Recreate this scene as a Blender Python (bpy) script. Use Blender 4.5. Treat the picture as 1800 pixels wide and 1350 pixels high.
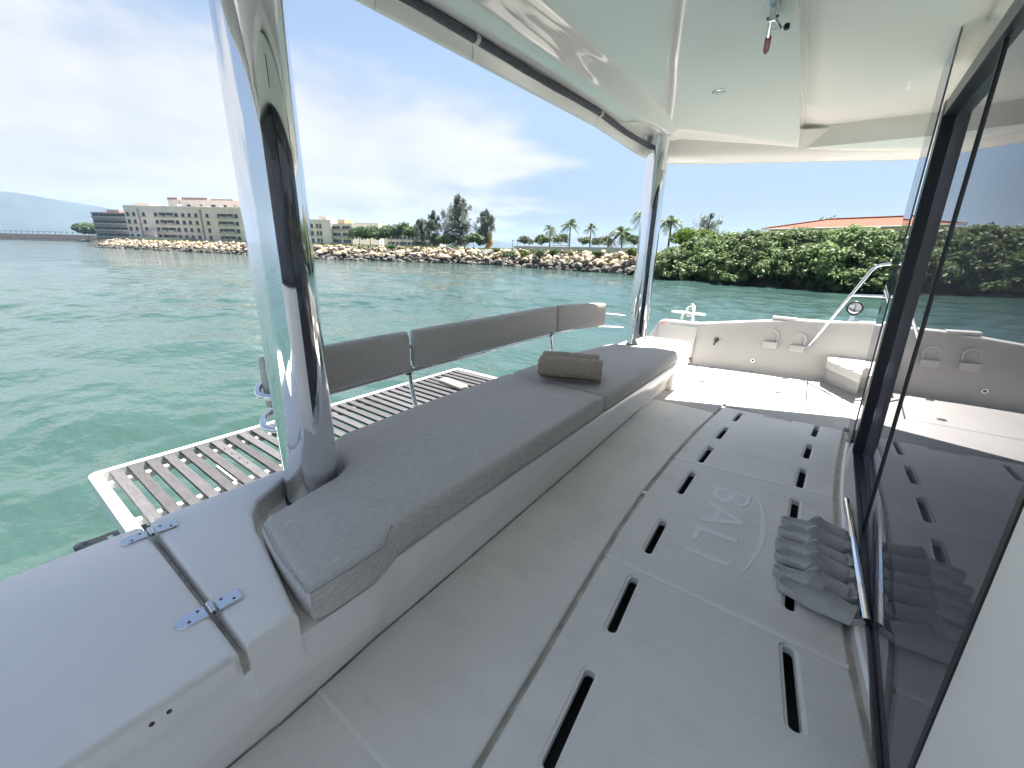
import bpy, bmesh, math, random
import numpy as np
from mathutils import Vector, Matrix, geometry, noise as mnoise

scene = bpy.context.scene
for o in list(bpy.data.objects):
    bpy.data.objects.remove(o)
COL = scene.collection
random.seed(7); RNG = np.random.default_rng(7)
R = math.radians

# ------------------------------------------------------------------ camera
# boat frame: +x port (across the boat), +y aft, +z up; deck z = 0, water z = -0.7
EYE = Vector((0, 0, 1.2)); WATER = -0.7
FPX = 740.0
roll = math.atan(0.025)
pitch = math.atan((675 - 437.5) * math.cos(roll) / FPX)
_fw = Vector((math.cos(pitch), 0, -math.sin(pitch))); _rt = Vector((0, -1, 0)); _up = Vector((math.sin(pitch), 0, math.cos(pitch)))
_r = _rt * math.cos(roll) + _up * math.sin(roll); _u = -_rt * math.sin(roll) + _up * math.cos(roll)
_v = _fw * FPX + _r * 580 + _u * (675 - 452)
_M = Matrix.Rotation(-math.atan2(_v.y, _v.x), 3, 'Z')
_r, _u, _fw = _M @ _r, _M @ _u, _M @ _fw
cam_data = bpy.data.cameras.new('camera'); cam = bpy.data.objects.new('camera', cam_data); COL.objects.link(cam)
cam_data.sensor_fit = 'HORIZONTAL'; cam_data.sensor_width = 36; cam_data.lens = FPX / 1800 * 36
cam_data.clip_start = 0.02; cam_data.clip_end = 30000
m = Matrix((( _r.x, _u.x, -_fw.x, EYE.x), (_r.y, _u.y, -_fw.y, EYE.y), (_r.z, _u.z, -_fw.z, EYE.z), (0, 0, 0, 1)))
cam.matrix_world = m
scene.camera = cam

def ray(px, py):
    return (_fw * FPX + _r * (px - 900) + _u * (675 - py)).normalized()
def at(px, py, dist):
    """point at a horizontal distance from the viewpoint in the direction of a photograph pixel"""
    v = ray(px, py); return EYE + v * (dist / math.hypot(v.x, v.y))
def atz(px, py, z):
    v = ray(px, py); return EYE + v * ((z - EYE.z) / v.z)
def zat(px, py, dist): return at(px, py, dist).z

# ------------------------------------------------------------------ sun, sky, exposure
SUN = Vector((0.36, -0.05, 1.0)).normalized()
sun_el = math.asin(SUN.z); sun_az = math.atan2(SUN.x, SUN.y)      # azimuth from +y, clockwise
ld = bpy.data.lights.new('sun', 'SUN'); ld.energy = 2.0; ld.angle = R(0.53); ld.color = (1, 0.95, 0.87)
lo = bpy.data.objects.new('sun', ld); COL.objects.link(lo)
lo.rotation_euler = (-SUN).to_track_quat('-Z', 'Y').to_euler(); lo.location = (0, 0, 40)

world = bpy.data.worlds.new('World'); scene.world = world; world.use_nodes = True
nt = world.node_tree; nt.nodes.clear()
def N(t, **k):
    n = nt.nodes.new(t)
    for a, b in k.items(): setattr(n, a, b)
    return n
def math_n(op, a, b=None, c=None, clamp=False):
    n = N('ShaderNodeMath', operation=op, use_clamp=clamp)
    for i, v in enumerate((a, b, c)):
        if v is None: continue
        if isinstance(v, (int, float)): n.inputs[i].default_value = v
        else: nt.links.new(v, n.inputs[i])
    return n.outputs[0]
def sstep(v, lo_, hi_):
    n = N('ShaderNodeMapRange', interpolation_type='SMOOTHSTEP')
    nt.links.new(v, n.inputs[0]); n.inputs[1].default_value = lo_; n.inputs[2].default_value = hi_
    return n.outputs[0]
sky = N('ShaderNodeTexSky', sky_type='NISHITA'); sky.sun_disc = False; sky.sun_elevation = sun_el; sky.sun_rotation = sun_az
sky.air_density = 1.0; sky.dust_density = 0.3; sky.ozone_density = 2.0; sky.altitude = 0
tc = N('ShaderNodeTexCoord'); sep = N('ShaderNodeSeparateXYZ'); nt.links.new(tc.outputs['Generated'], sep.inputs[0])
dx, dy, dz = sep.outputs
zc = math_n('MAXIMUM', dz, 0.0)
den = math_n('ADD', zc, 0.10)
px_ = math_n('DIVIDE', dx, den); py_ = math_n('DIVIDE', dy, den)
cmb = N('ShaderNodeCombineXYZ'); nt.links.new(px_, cmb.inputs[0]); nt.links.new(py_, cmb.inputs[1])
nz = N('ShaderNodeTexNoise'); nz.inputs['Scale'].default_value = 0.75; nz.inputs['Detail'].default_value = 9; nz.inputs['Roughness'].default_value = 0.56
nt.links.new(cmb.outputs[0], nz.inputs['Vector'])
nz2 = N('ShaderNodeTexNoise'); nz2.inputs['Scale'].default_value = 7.0; nz2.inputs['Detail'].default_value = 6
nt.links.new(tc.outputs['Generated'], nz2.inputs['Vector'])
# a bank of cloud over the open sea astern, thinning towards the port side and overhead
hor = math_n('ADD', math_n('MULTIPLY', dx, -0.26), math_n('MULTIPLY', dy, 0.966))
azf = sstep(hor, 0.12, 0.62)
elf = math_n('SUBTRACT', 1.0, sstep(zc, 0.20, 0.46))
bank = math_n('MULTIPLY', azf, elf)
cov = math_n('ADD', math_n('MULTIPLY', bank, 0.75), math_n('MULTIPLY', math_n('SUBTRACT', nz.outputs[0], 0.5), 1.7))
cov = math_n('ADD', cov, math_n('MULTIPLY', math_n('SUBTRACT', nz2.outputs[0], 0.5), 0.25))
alpha = math_n('MULTIPLY', sstep(cov, 0.14, 0.62), 0.94)
ccol = N('ShaderNodeMix', data_type='RGBA'); ccol.inputs[6].default_value = (1.22, 1.26, 1.33, 1); ccol.inputs[7].default_value = (1.50, 1.49, 1.48, 1)
nt.links.new(sstep(math_n('ADD', math_n('MULTIPLY', nz.outputs[0], 0.6), math_n('MULTIPLY', nz2.outputs[0], 0.4)), 0.38, 0.60), ccol.inputs[0])
hs = N('ShaderNodeHueSaturation'); hs.inputs['Saturation'].default_value = 0.78; hs.inputs['Value'].default_value = 0.275
nt.links.new(sky.outputs[0], hs.inputs['Color'])
mix = N('ShaderNodeMix', data_type='RGBA'); nt.links.new(alpha, mix.inputs[0])
hz_ = N('ShaderNodeMix', data_type='RGBA', blend_type='MULTIPLY'); hz_.inputs[0].default_value = 1.0      # the clear sky pales little towards the sea
fac = math_n('ADD', 0.44, math_n('MULTIPLY', sstep(zc, 0.0, 0.36), 0.56)); cg = N('ShaderNodeCombineColor'); [nt.links.new(fac, cg.inputs[i]) for i in range(3)]
nt.links.new(hs.outputs[0], hz_.inputs[6]); nt.links.new(cg.outputs[0], hz_.inputs[7]); nt.links.new(hz_.outputs[2], mix.inputs[6]); nt.links.new(ccol.outputs[2], mix.inputs[7])
bg = N('ShaderNodeBackground'); bg.inputs[1].default_value = 0.066
nt.links.new(mix.outputs[2], bg.inputs[0]); wo = N('ShaderNodeOutputWorld'); nt.links.new(bg.outputs[0], wo.inputs[0])

scene.view_settings.view_transform = 'Standard'; scene.view_settings.look = 'None'
scene.view_settings.gamma = 1.0; scene.view_settings.exposure = 3.3; scene.view_settings.use_curve_mapping = False
scene.render.engine = 'CYCLES'
scene.cycles.max_bounces = 10; scene.cycles.diffuse_bounces = 5; scene.cycles.glossy_bounces = 5
scene.cycles.transparent_max_bounces = 12; scene.cycles.sample_clamp_indirect = 8
scene.cycles.caustics_reflective = False; scene.cycles.caustics_refractive = False
scene.cycles.use_denoising = True

# ------------------------------------------------------------------ materials
MATS = {}
def mat(name, col=(0.8, 0.8, 0.8), rough=0.5, metal=0.0, var=None, var_scale=5.0, var_detail=4.0, bump=0.0, bump_scale=60.0,
        coat=0.0, spec=None, stretch=None, island=False, objrand=False, ramp=None, coat_rough=0.05, trans=None):
    if name in MATS: return MATS[name]
    mt = bpy.data.materials.new(name); mt.use_nodes = True; t = mt.node_tree; p = t.nodes['Principled BSDF']; L = t.links.new
    p.inputs['Base Color'].default_value = (*col, 1); p.inputs['Roughness'].default_value = rough; p.inputs['Metallic'].default_value = metal
    p.inputs['Coat Weight'].default_value = coat; p.inputs['Coat Roughness'].default_value = coat_rough
    if spec is not None: p.inputs['Specular IOR Level'].default_value = spec
    co = t.nodes.new('ShaderNodeTexCoord'); vec = co.outputs['Object']
    if stretch:
        mp = t.nodes.new('ShaderNodeMapping'); mp.inputs['Scale'].default_value = stretch; L(vec, mp.inputs[0]); vec = mp.outputs[0]
    colout = None
    if ramp:
        rp = t.nodes.new('ShaderNodeValToRGB'); els = rp.color_ramp.elements
        while len(els) < len(ramp): els.new(0.5)
        for e, (pos, c) in zip(els, ramp): e.position = pos; e.color = (*c, 1)
        if island:
            g = t.nodes.new('ShaderNodeNewGeometry'); L(g.outputs['Random Per Island'], rp.inputs[0])
        elif objrand:
            g = t.nodes.new('ShaderNodeObjectInfo'); L(g.outputs['Random'], rp.inputs[0])
        else:
            n0 = t.nodes.new('ShaderNodeTexNoise'); n0.inputs['Scale'].default_value = var_scale; n0.inputs['Detail'].default_value = var_detail; L(vec, n0.inputs['Vector']); L(n0.outputs[0], rp.inputs[0])
        colout = rp.outputs[0]
    if var:
        n = t.nodes.new('ShaderNodeTexNoise'); n.inputs['Scale'].default_value = var_scale; n.inputs['Detail'].default_value = var_detail; L(vec, n.inputs['Vector'])
        mr = t.nodes.new('ShaderNodeMapRange'); mr.inputs[1].default_value = 0.3; mr.inputs[2].default_value = 0.7; mr.inputs[3].default_value = 1 - var; mr.inputs[4].default_value = 1 + var
        L(n.outputs[0], mr.inputs[0])
        mx = t.nodes.new('ShaderNodeMix'); mx.data_type = 'RGBA'; mx.blend_type = 'MULTIPLY'; mx.inputs[0].default_value = 1
        if colout is not None: L(colout, mx.inputs[6])
        else: mx.inputs[6].default_value = (*col, 1)
        L(mr.outputs[0], mx.inputs[7]); colout = mx.outputs[2]
    if colout is not None: L(colout, p.inputs['Base Color'])
    if bump:
        n = t.nodes.new('ShaderNodeTexNoise'); n.inputs['Scale'].default_value = bump_scale; n.inputs['Detail'].default_value = 3; L(vec, n.inputs['Vector'])
        b = t.nodes.new('ShaderNodeBump'); b.inputs['Strength'].default_value = bump; b.inputs['Distance'].default_value = 0.25 / bump_scale; L(n.outputs[0], b.inputs['Height']); L(b.outputs[0], p.inputs['Normal'])
    if trans:
        p.inputs['Subsurface Weight'].default_value = 0
        out = t.nodes['Material Output']; tr = t.nodes.new('ShaderNodeBsdfTranslucent'); ms = t.nodes.new('ShaderNodeMixShader'); ms.inputs[0].default_value = trans
        if colout is not None: L(colout, tr.inputs[0])
        else: tr.inputs[0].default_value = (*col, 1)
        L(p.outputs[0], ms.inputs[1]); L(tr.outputs[0], ms.inputs[2]); L(ms.outputs[0], out.inputs[0])
    MATS[name] = mt; return mt

gel = mat('gelcoat', (0.92, 0.885, 0.84), 0.28, var=0.035, var_scale=1.6, var_detail=8, coat=0.25, bump=0.03, bump_scale=7)
gel_sun_dimmed = mat('gelcoat_sun_dimmed', (0.55, 0.535, 0.515), 0.34, var=0.05, var_scale=1.6, var_detail=8, coat=0.15)  # same gelcoat as elsewhere, colour darkened to hold back sunlight on the port side
gel_roof = mat('gelcoat_roof', (0.90, 0.875, 0.84), 0.06, var=0.02, var_scale=1.2, coat=0.6, coat_rough=0.03)
def worn_mat(name, col, rough, amounts, bump_scale, bump):
    mt = bpy.data.materials.new(name); mt.use_nodes = True; t = mt.node_tree; p = t.nodes['Principled BSDF']; L = t.links.new; MATS[name] = mt
    co = t.nodes.new('ShaderNodeTexCoord'); last = None; hgt = None
    for sc, st, det, lo_, hi_, amt in amounts:
        mp = t.nodes.new('ShaderNodeMapping'); mp.inputs['Scale'].default_value = st; L(co.outputs['Object'], mp.inputs[0])
        n = t.nodes.new('ShaderNodeTexNoise'); n.inputs['Scale'].default_value = sc; n.inputs['Detail'].default_value = det; n.inputs['Roughness'].default_value = 0.65; L(mp.outputs[0], n.inputs['Vector'])
        mr = t.nodes.new('ShaderNodeMapRange'); mr.interpolation_type = 'SMOOTHSTEP'; mr.inputs[1].default_value = lo_; mr.inputs[2].default_value = hi_; mr.inputs[3].default_value = 1 - amt; mr.inputs[4].default_value = 1.0; L(n.outputs[0], mr.inputs[0])
        mx = t.nodes.new('ShaderNodeMix'); mx.data_type = 'RGBA'; mx.blend_type = 'MULTIPLY'; mx.inputs[0].default_value = 1
        if last is None: mx.inputs[6].default_value = (*col, 1)
        else: L(last, mx.inputs[6])
        L(mr.outputs[0], mx.inputs[7]); last = mx.outputs[2]
    L(last, p.inputs['Base Color']); rr = t.nodes.new('ShaderNodeMapRange'); rr.inputs[3].default_value = rough - 0.08; rr.inputs[4].default_value = rough + 0.10; L(n.outputs[0], rr.inputs[0]); L(rr.outputs[0], p.inputs['Roughness'])
    if bump:
        vo = t.nodes.new('ShaderNodeTexVoronoi'); vo.inputs['Scale'].default_value = bump_scale; L(co.outputs['Object'], vo.inputs['Vector'])
        b = t.nodes.new('ShaderNodeBump'); b.inputs['Strength'].default_value = bump; b.inputs['Distance'].default_value = 0.0012; L(vo.outputs['Distance'], b.inputs['Height']); L(b.outputs[0], p.inputs['Normal'])
    return mt
WEAR = [(1.6, (1, 1, 1), 6, 0.35, 0.62, 0.07), (7.0, (1, 0.5, 1), 5, 0.30, 0.50, 0.05), (34.0, (1, 0.25, 1), 4, 0.26, 0.42, 0.09), (420.0, (1, 1, 1), 2, 0.3, 0.6, 0.08)]
nonskid = worn_mat('nonskid_deck', (0.92, 0.885, 0.84), 0.55, WEAR, 230, 0.8)
nonskid_sun_dimmed = worn_mat('nonskid_deck_sun_dimmed', (0.50, 0.485, 0.465), 0.6, WEAR, 260, 0.35)  # the cockpit non-skid again, its colour darkened where direct sun hits the port deck
logo_m = mat('smooth_letter', (0.91, 0.90, 0.885), 0.3, var=0.02)
grout = mat('groove_sealant', (0.52, 0.50, 0.45), 0.7, var=0.25, var_scale=25)
void_m = mat('bilge_dark', (0.07, 0.072, 0.085), 0.8, var=0.3)
steel = mat('polished_steel', (0.82, 0.83, 0.85), 0.035, 1.0, var=0.02, var_scale=3)
_t = steel.node_tree; _p = _t.nodes['Principled BSDF']; _c = _t.nodes.new('ShaderNodeTexCoord'); _m = _t.nodes.new('ShaderNodeMapping'); _m.inputs['Scale'].default_value = (1, 1, 0.35)
_n = _t.nodes.new('ShaderNodeTexNoise'); _n.inputs['Scale'].default_value = 16; _n.inputs['Detail'].default_value = 8; _t.links.new(_c.outputs['Object'], _m.inputs[0]); _t.links.new(_m.outputs[0], _n.inputs['Vector'])
_r2 = _t.nodes.new('ShaderNodeMapRange'); _r2.inputs[1].default_value = 0.45; _r2.inputs[2].default_value = 0.75; _r2.inputs[3].default_value = 0.025; _r2.inputs[4].default_value = 0.13; _t.links.new(_n.outputs[0], _r2.inputs[0]); _t.links.new(_r2.outputs[0], _p.inputs['Roughness'])
steel2 = mat('brushed_steel', (0.62, 0.64, 0.68), 0.22, 1.0, var=0.06, var_scale=60, stretch=(1, 8, 1))
steel_dk = mat('dark_metal', (0.10, 0.10, 0.11), 0.35, 0.8, var=0.2)
rubber = mat('black_rubber', (0.018, 0.018, 0.02), 0.5, var=0.2, var_scale=30)
fabric = mat('grey_outdoor_fabric', (0.60, 0.565, 0.535), 0.9, var=0.16, var_scale=170, var_detail=3, stretch=(0.22, 2.0, 1.0), bump=0.3, bump_scale=300, spec=0.2)
fabric_s = mat('grey_fabric_side', (0.60, 0.565, 0.535), 0.9, var=0.16, var_scale=170, var_detail=3, stretch=(0.3, 1.0, 2.5), bump=0.3, bump_scale=300, spec=0.2)
thread = mat('seam_thread', (0.42, 0.41, 0.40), 0.9, var=0.2, var_scale=200)
awning = mat('navy_canvas', (0.11, 0.112, 0.135), 0.85, var=0.25, var_scale=40, bump=0.3, bump_scale=120)
towel_m = mat('taupe_towel', (0.42, 0.35, 0.28), 0.95, var=0.22, var_scale=70, var_detail=4, stretch=(2.5, 0.8, 2), bump=0.5, bump_scale=220, spec=0.1)
slip_m = mat('grey_foam', (0.56, 0.555, 0.56), 0.5, var=0.08, var_scale=30, bump=0.08, bump_scale=300)
teak = mat('weathered_teak', (0.17, 0.16, 0.155), 0.75, var=0.22, var_scale=14, var_detail=7, stretch=(6, 0.7, 2), bump=0.3, bump_scale=60, objrand=True, ramp=[(0, (0.050, 0.048, 0.052)), (0.5, (0.066, 0.064, 0.069)), (1, (0.090, 0.087, 0.094))])
white_al = mat('white_aluminium', (0.80, 0.80, 0.79), 0.35, var=0.03)
cream = mat('cream_plastic', (0.72, 0.66, 0.50), 0.5, var=0.06)
frame_m = mat('anthracite_frame', (0.028, 0.034, 0.045), 0.35, var=0.1, var_scale=20)
plastic_dk = mat('dark_plastic', (0.03, 0.03, 0.035), 0.4, var=0.1)
red_grip = mat('red_grip', (0.30, 0.012, 0.045), 0.35, var=0.15)
rope_m = mat('white_rope', (0.7, 0.68, 0.64), 0.9, var=0.15, var_scale=150, bump=0.5, bump_scale=300)
rope_r = mat('orange_rope', (0.60, 0.22, 0.13), 0.9, var=0.3, var_scale=90)
lamp_glass = mat('lamp_glass', (0.55, 0.58, 0.6), 0.1, var=0.05)
inner_m = mat('saloon_interior', (0.30, 0.28, 0.27), 0.6, var=0.1)

def glass_mat(name, tint, ior=1.5, film=0.0):
    mt = bpy.data.materials.new(name); mt.use_nodes = True; t = mt.node_tree; t.nodes.clear(); L = t.links.new
    o = t.nodes.new('ShaderNodeOutputMaterial'); tr = t.nodes.new('ShaderNodeBsdfTransparent'); tr.inputs[0].default_value = (*tint, 1)
    gl = t.nodes.new('ShaderNodeBsdfGlossy'); gl.inputs['Roughness'].default_value = 0.0; gl.inputs[0].default_value = (0.95, 0.95, 1, 1)
    n = t.nodes.new('ShaderNodeTexNoise'); n.inputs['Scale'].default_value = 0.8; b = t.nodes.new('ShaderNodeBump'); b.inputs['Strength'].default_value = 0.02; b.inputs['Distance'].default_value = 0.02
    L(n.outputs[0], b.inputs['Height']); L(b.outputs[0], gl.inputs['Normal'])
    fr = t.nodes.new('ShaderNodeFresnel'); fr.inputs[0].default_value = ior; ms = t.nodes.new('ShaderNodeMixShader')
    L(fr.outputs[0], ms.inputs[0]); L(tr.outputs[0], ms.inputs[1]); L(gl.outputs[0], ms.inputs[2])
    df = t.nodes.new('ShaderNodeBsdfDiffuse'); df.inputs[0].default_value = (0.62, 0.62, 0.70, 1); m2 = t.nodes.new('ShaderNodeMixShader'); m2.inputs[0].default_value = film
    L(ms.outputs[0], m2.inputs[1]); L(df.outputs[0], m2.inputs[2]); L(m2.outputs[0], o.inputs[0])
    MATS[name] = mt; return mt
tint_glass = glass_mat('tinted_glass', (0.30, 0.31, 0.36), 1.6, 0.085)
clear_glass = glass_mat('clear_glass', (0.86, 0.92, 0.92))

# ------------------------------------------------------------------ mesh helpers
def link(name, me, material, parent=None, smooth=None, loc=None):
    o = bpy.data.objects.new(name, me); COL.objects.link(o)
    if material is not None and not me.materials: me.materials.append(material)
    if smooth is not None:
        me.polygons.foreach_set('use_smooth', [True] * len(me.polygons))
        if smooth < 180: me.set_sharp_from_angle(angle=R(smooth))
    if parent is not None: o.parent = parent
    if loc is not None: o.location = loc
    return o
def tag(o, label=None, cat=None, group=None, kind=None):
    if label: o['label'] = label
    if cat: o['category'] = cat
    if group: o['group'] = group
    if kind: o['kind'] = kind
    return o
def empty(name, loc=(0, 0, 0), rz=0):
    o = bpy.data.objects.new(name, None); COL.objects.link(o); o.location = loc; o.rotation_euler = (0, 0, rz); o.empty_display_size = 0.1
    return o
def pyd(verts, faces):
    me = bpy.data.meshes.new('mesh'); me.from_pydata([tuple(v) for v in verts], [], faces); me.update(); return me
class MB:
    def __init__(self): self.v = []; self.f = []
    def add(self, vs, fs):
        b = len(self.v); self.v += [tuple(v) for v in vs]; self.f += [tuple(i + b for i in f) for f in fs]; return self
    def box(self, x0, x1, y0, y1, z0, z1):
        vs = [(x, y, z) for z in (z0, z1) for y in (y0, y1) for x in (x0, x1)]
        return self.add(vs, [(0, 2, 3, 1), (4, 5, 7, 6), (0, 1, 5, 4), (2, 6, 7, 3), (0, 4, 6, 2), (1, 3, 7, 5)])
    def obox(self, o, u, v, w):
        o, u, v, w = Vector(o), Vector(u), Vector(v), Vector(w)
        vs = [o + u * a + v * b + w * c for c in (0, 1) for b in (0, 1) for a in (0, 1)]
        return self.add(vs, [(0, 2, 3, 1), (4, 5, 7, 6), (0, 1, 5, 4), (2, 6, 7, 3), (0, 4, 6, 2), (1, 3, 7, 5)])
    def tube(self, pts, r, n=12, cap=True):
        pts = [Vector(p) for p in pts]; rr = r if isinstance(r, (list, tuple)) else [r] * len(pts)
        prev = None; rings = []
        for i, p in enumerate(pts):
            d = (pts[min(i + 1, len(pts) - 1)] - pts[max(i - 1, 0)]).normalized()
            if prev is None:
                a = Vector((0, 0, 1)) if abs(d.z) < 0.9 else Vector((1, 0, 0)); s = d.cross(a).normalized()
            else: s = (prev - d * prev.dot(d)).normalized()
            prev = s; t = d.cross(s)
            rings.append([p + (s * math.cos(2 * math.pi * k / n) + t * math.sin(2 * math.pi * k / n)) * rr[i] for k in range(n)])
        vs = [v for rg in rings for v in rg]; fs = []
        for i in range(len(pts) - 1):
            for k in range(n):
                fs.append((i * n + k, i * n + (k + 1) % n, (i + 1) * n + (k + 1) % n, (i + 1) * n + k))
        if cap: fs += [tuple(reversed(range(n))), tuple(range((len(pts) - 1) * n, len(pts) * n))]
        return self.add(vs, fs)
    def lathe(self, prof, n=24, c=(0, 0, 0)):
        vs = [(c[0] + r * math.cos(2 * math.pi * k / n), c[1] + r * math.sin(2 * math.pi * k / n), c[2] + z) for r, z in prof for k in range(n)]; fs = []
        for i in range(len(prof) - 1):
            for k in range(n): fs.append((i * n + k, i * n + (k + 1) % n, (i + 1) * n + (k + 1) % n, (i + 1) * n + k))
        fs += [tuple(reversed(range(n))), tuple(range((len(prof) - 1) * n, len(prof) * n))]
        return self.add(vs, fs)
    def mesh(self): return pyd(self.v, self.f)
    def build(self, name, material, parent=None, smooth=None, bevel=0, seg=2):
        me = self.mesh()
        if bevel:
            bm = bmesh.new(); bm.from_mesh(me); bmesh.ops.recalc_face_normals(bm, faces=bm.faces)
            bmesh.ops.bevel(bm, geom=list(bm.edges), offset=bevel, segments=seg, profile=0.6, affect='EDGES', clamp_overlap=True)
            bm.to_mesh(me); bm.free()
        return link(name, me, material, parent, smooth)
def smooth_path(pts, k=6):
    pts = [Vector(p) for p in pts]; out = []
    for i in range(len(pts) - 1):
        p0 = pts[max(i - 1, 0)]; p1 = pts[i]; p2 = pts[i + 1]; p3 = pts[min(i + 2, len(pts) - 1)]
        for j in range(k):
            t = j / k; out.append(0.5 * ((2 * p1) + (p2 - p0) * t + (2 * p0 - 5 * p1 + 4 * p2 - p3) * t * t + (3 * p1 - p0 - 3 * p2 + p3) * t ** 3))
    out.append(pts[-1]); return out
def area2(p): return sum(p[i][0] * p[(i + 1) % len(p)][1] - p[(i + 1) % len(p)][0] * p[i][1] for i in range(len(p)))
def ccw(p): return list(p) if area2(p) > 0 else list(reversed(p))
def inset(p, d):
    """move a CCW loop inwards by d"""
    n = len(p); out = []
    for i in range(n):
        a, b, c = Vector(p[i - 1][:2]), Vector(p[i][:2]), Vector(p[(i + 1) % n][:2])
        e1 = (b - a).normalized(); e2 = (c - b).normalized(); n1 = Vector((-e1.y, e1.x)); n2 = Vector((-e2.y, e2.x))
        m_ = n1 + n2
        if m_.length < 1e-6: out.append((b.x, b.y)); continue
        m_.normalize(); s = d / max(m_.dot(n1), 0.35); out.append((b.x + m_.x * s, b.y + m_.y * s))
    return out
def inside(pt, poly):
    x, y = pt; c = False; n = len(poly)
    for i in range(n):
        x1, y1 = poly[i]; x2, y2 = poly[i - 1]
        if (y1 > y) != (y2 > y) and x < (x2 - x1) * (y - y1) / (y2 - y1) + x1: c = not c
    return c
def cdt(outer, holes=(), extra=()):
    vs = []; es = []
    for lp in [outer] + list(holes):
        b = len(vs); vs += [Vector(p) for p in lp]; es += [(b + i, b + (i + 1) % len(lp)) for i in range(len(lp))]
    vs += [Vector(p) for p in extra]
    rv, re, rf, *_ = geometry.delaunay_2d_cdt(vs, es, [], 0, 1e-7)
    fs = []
    for f in rf:
        c = (sum(rv[i].x for i in f) / len(f), sum(rv[i].y for i in f) / len(f))
        if inside(c, outer) and not any(inside(c, h) for h in holes):
            a = rv[f[0]]; b = rv[f[1]]; d = rv[f[2]]
            if (b - a).cross(d - a) < 0: f = list(reversed(f))
            fs.append(tuple(f))
    return rv, fs
def rrect(cx, cy, lx, ly, r, ang=0, k=4):
    pts = []
    for sx, sy, a0 in ((1, 1, 0), (-1, 1, 90), (-1, -1, 180), (1, -1, 270)):
        for i in range(k + 1):
            a = R(a0 + 90 * i / k); pts.append((sx * (lx / 2 - r) + r * math.cos(a), sy * (ly / 2 - r) + r * math.sin(a)))
    c, s = math.cos(ang), math.sin(ang)
    return [(cx + c * x - s * y, cy + s * x + c * y) for x, y in pts]
def slab(outer, z0, z1, cham=0.006, holes=(), lip=0.011):
    """flat panel with chamfered rim and slot holes that have a stepped lip"""
    outer = ccw(outer); mb = MB(); top = inset(outer, cham)
    hl = [ccw(h) for h in holes]; ht = [inset(h, -lip) for h in hl]; hm = [inset(h, -lip + 0.004) for h in hl]
    rv, fs = cdt(top, ht); mb.add([(v.x, v.y, z1) for v in rv], fs)
    def band(a, za, b, zb):
        n = len(a); mb.add([(p[0], p[1], za) for p in a] + [(p[0], p[1], zb) for p in b], [(i, (i + 1) % n, n + (i + 1) % n, n + i) for i in range(n)])
    band(outer, z1 - cham * 0.8, top, z1); band(outer, z0, outer, z1 - cham * 0.8)
    for h, t_, m_ in zip(hl, ht, hm):
        band(t_, z1, m_, z1 - 0.004); band(m_, z1 - 0.004, h, z1 - 0.0055); band(h, z1 - 0.0055, h, z0)
    return mb
def interp(tab, x):
    if x <= tab[0][0]:
        (a, b), (c, d) = tab[0], tab[1]; return b + (d - b) * (x - a) / (c - a)
    for (a, b), (c, d) in zip(tab, tab[1:]):
        if x <= c: return b + (d - b) * (x - a) / (c - a)
    (a, b), (c, d) = tab[-2], tab[-1]; return d + (d - b) * (x - c) / (c - a)
def lin(a, b, n): return [a + (b - a) * i / (n - 1) for i in range(n)]

# ================================================================== BOAT: deck
GL = [(-2.2, 0.20), (0.2, 0.425), (0.513, 0.461), (0.806, 0.488), (1.27, 0.533), (1.6, 0.562), (1.99, 0.583), (2.55, 0.588), (3.13, 0.575), (3.74, 0.535)]
GR = [(-2.2, -0.80), (0.6, -0.40), (1.146, -0.322), (1.364, -0.29), (1.57, -0.268), (2.1, -0.240), (2.6, -0.230), (3.0, -0.238), (3.49, -0.262), (3.8, -0.282)]
YK = [(-2.2, 0.93), (0.3, 0.932), (0.58, 0.952), (0.94, 0.962), (2.0, 1.0), (3.82, 1.083), (4.2, 1.107)]   # foot of the bench
gl = lambda x: interp(GL, x)
gr = lambda x: interp(GR, x)
yk = lambda x: interp(YK, x)
deck = empty('deck'); tag(deck, kind='structure')
GW = 0.0105
def strip(lo_f, hi_f, xa, xb, n=14, ya=None, yb=None):
    xs = lin(xa, xb, n); return [(x, lo_f(x)) for x in xs] + [(x, hi_f(x)) for x in reversed(xs)]
def slot(cx, cy, ln, w=0.033):
    f = gl if cy > 0 else gr
    a = math.atan2(f(cx + 0.1) - f(cx - 0.1), 0.2); return rrect(cx, cy, ln, w, w * 0.46, a)
SL = [(0.30, 0.295, 0.30), (0.768, 0.339, 0.30), (1.222, 0.378, 0.289), (1.668, 0.412, 0.270), (2.234, 0.4335, 0.282), (2.667, 0.4345, 0.272), (3.095, 0.426, 0.249), (3.505, 0.399, 0.225)]
SR = [(0.79, -0.19, 0.29), (1.24, -0.135, 0.29), (1.70, -0.098, 0.28), (2.28, -0.066, 0.27), (2.708, -0.070, 0.272), (3.14, -0.078, 0.253), (3.574, -0.100, 0.246)]
slots = [slot(*s) for s in SL + SR]
def xb3(y): return 1.41 + 0.0 * y
def xb4(y): return 2.52 - 0.12 * (y - 0.2)
def xb5(y): return 3.70 - 0.05 * (y - 0.2)
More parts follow.
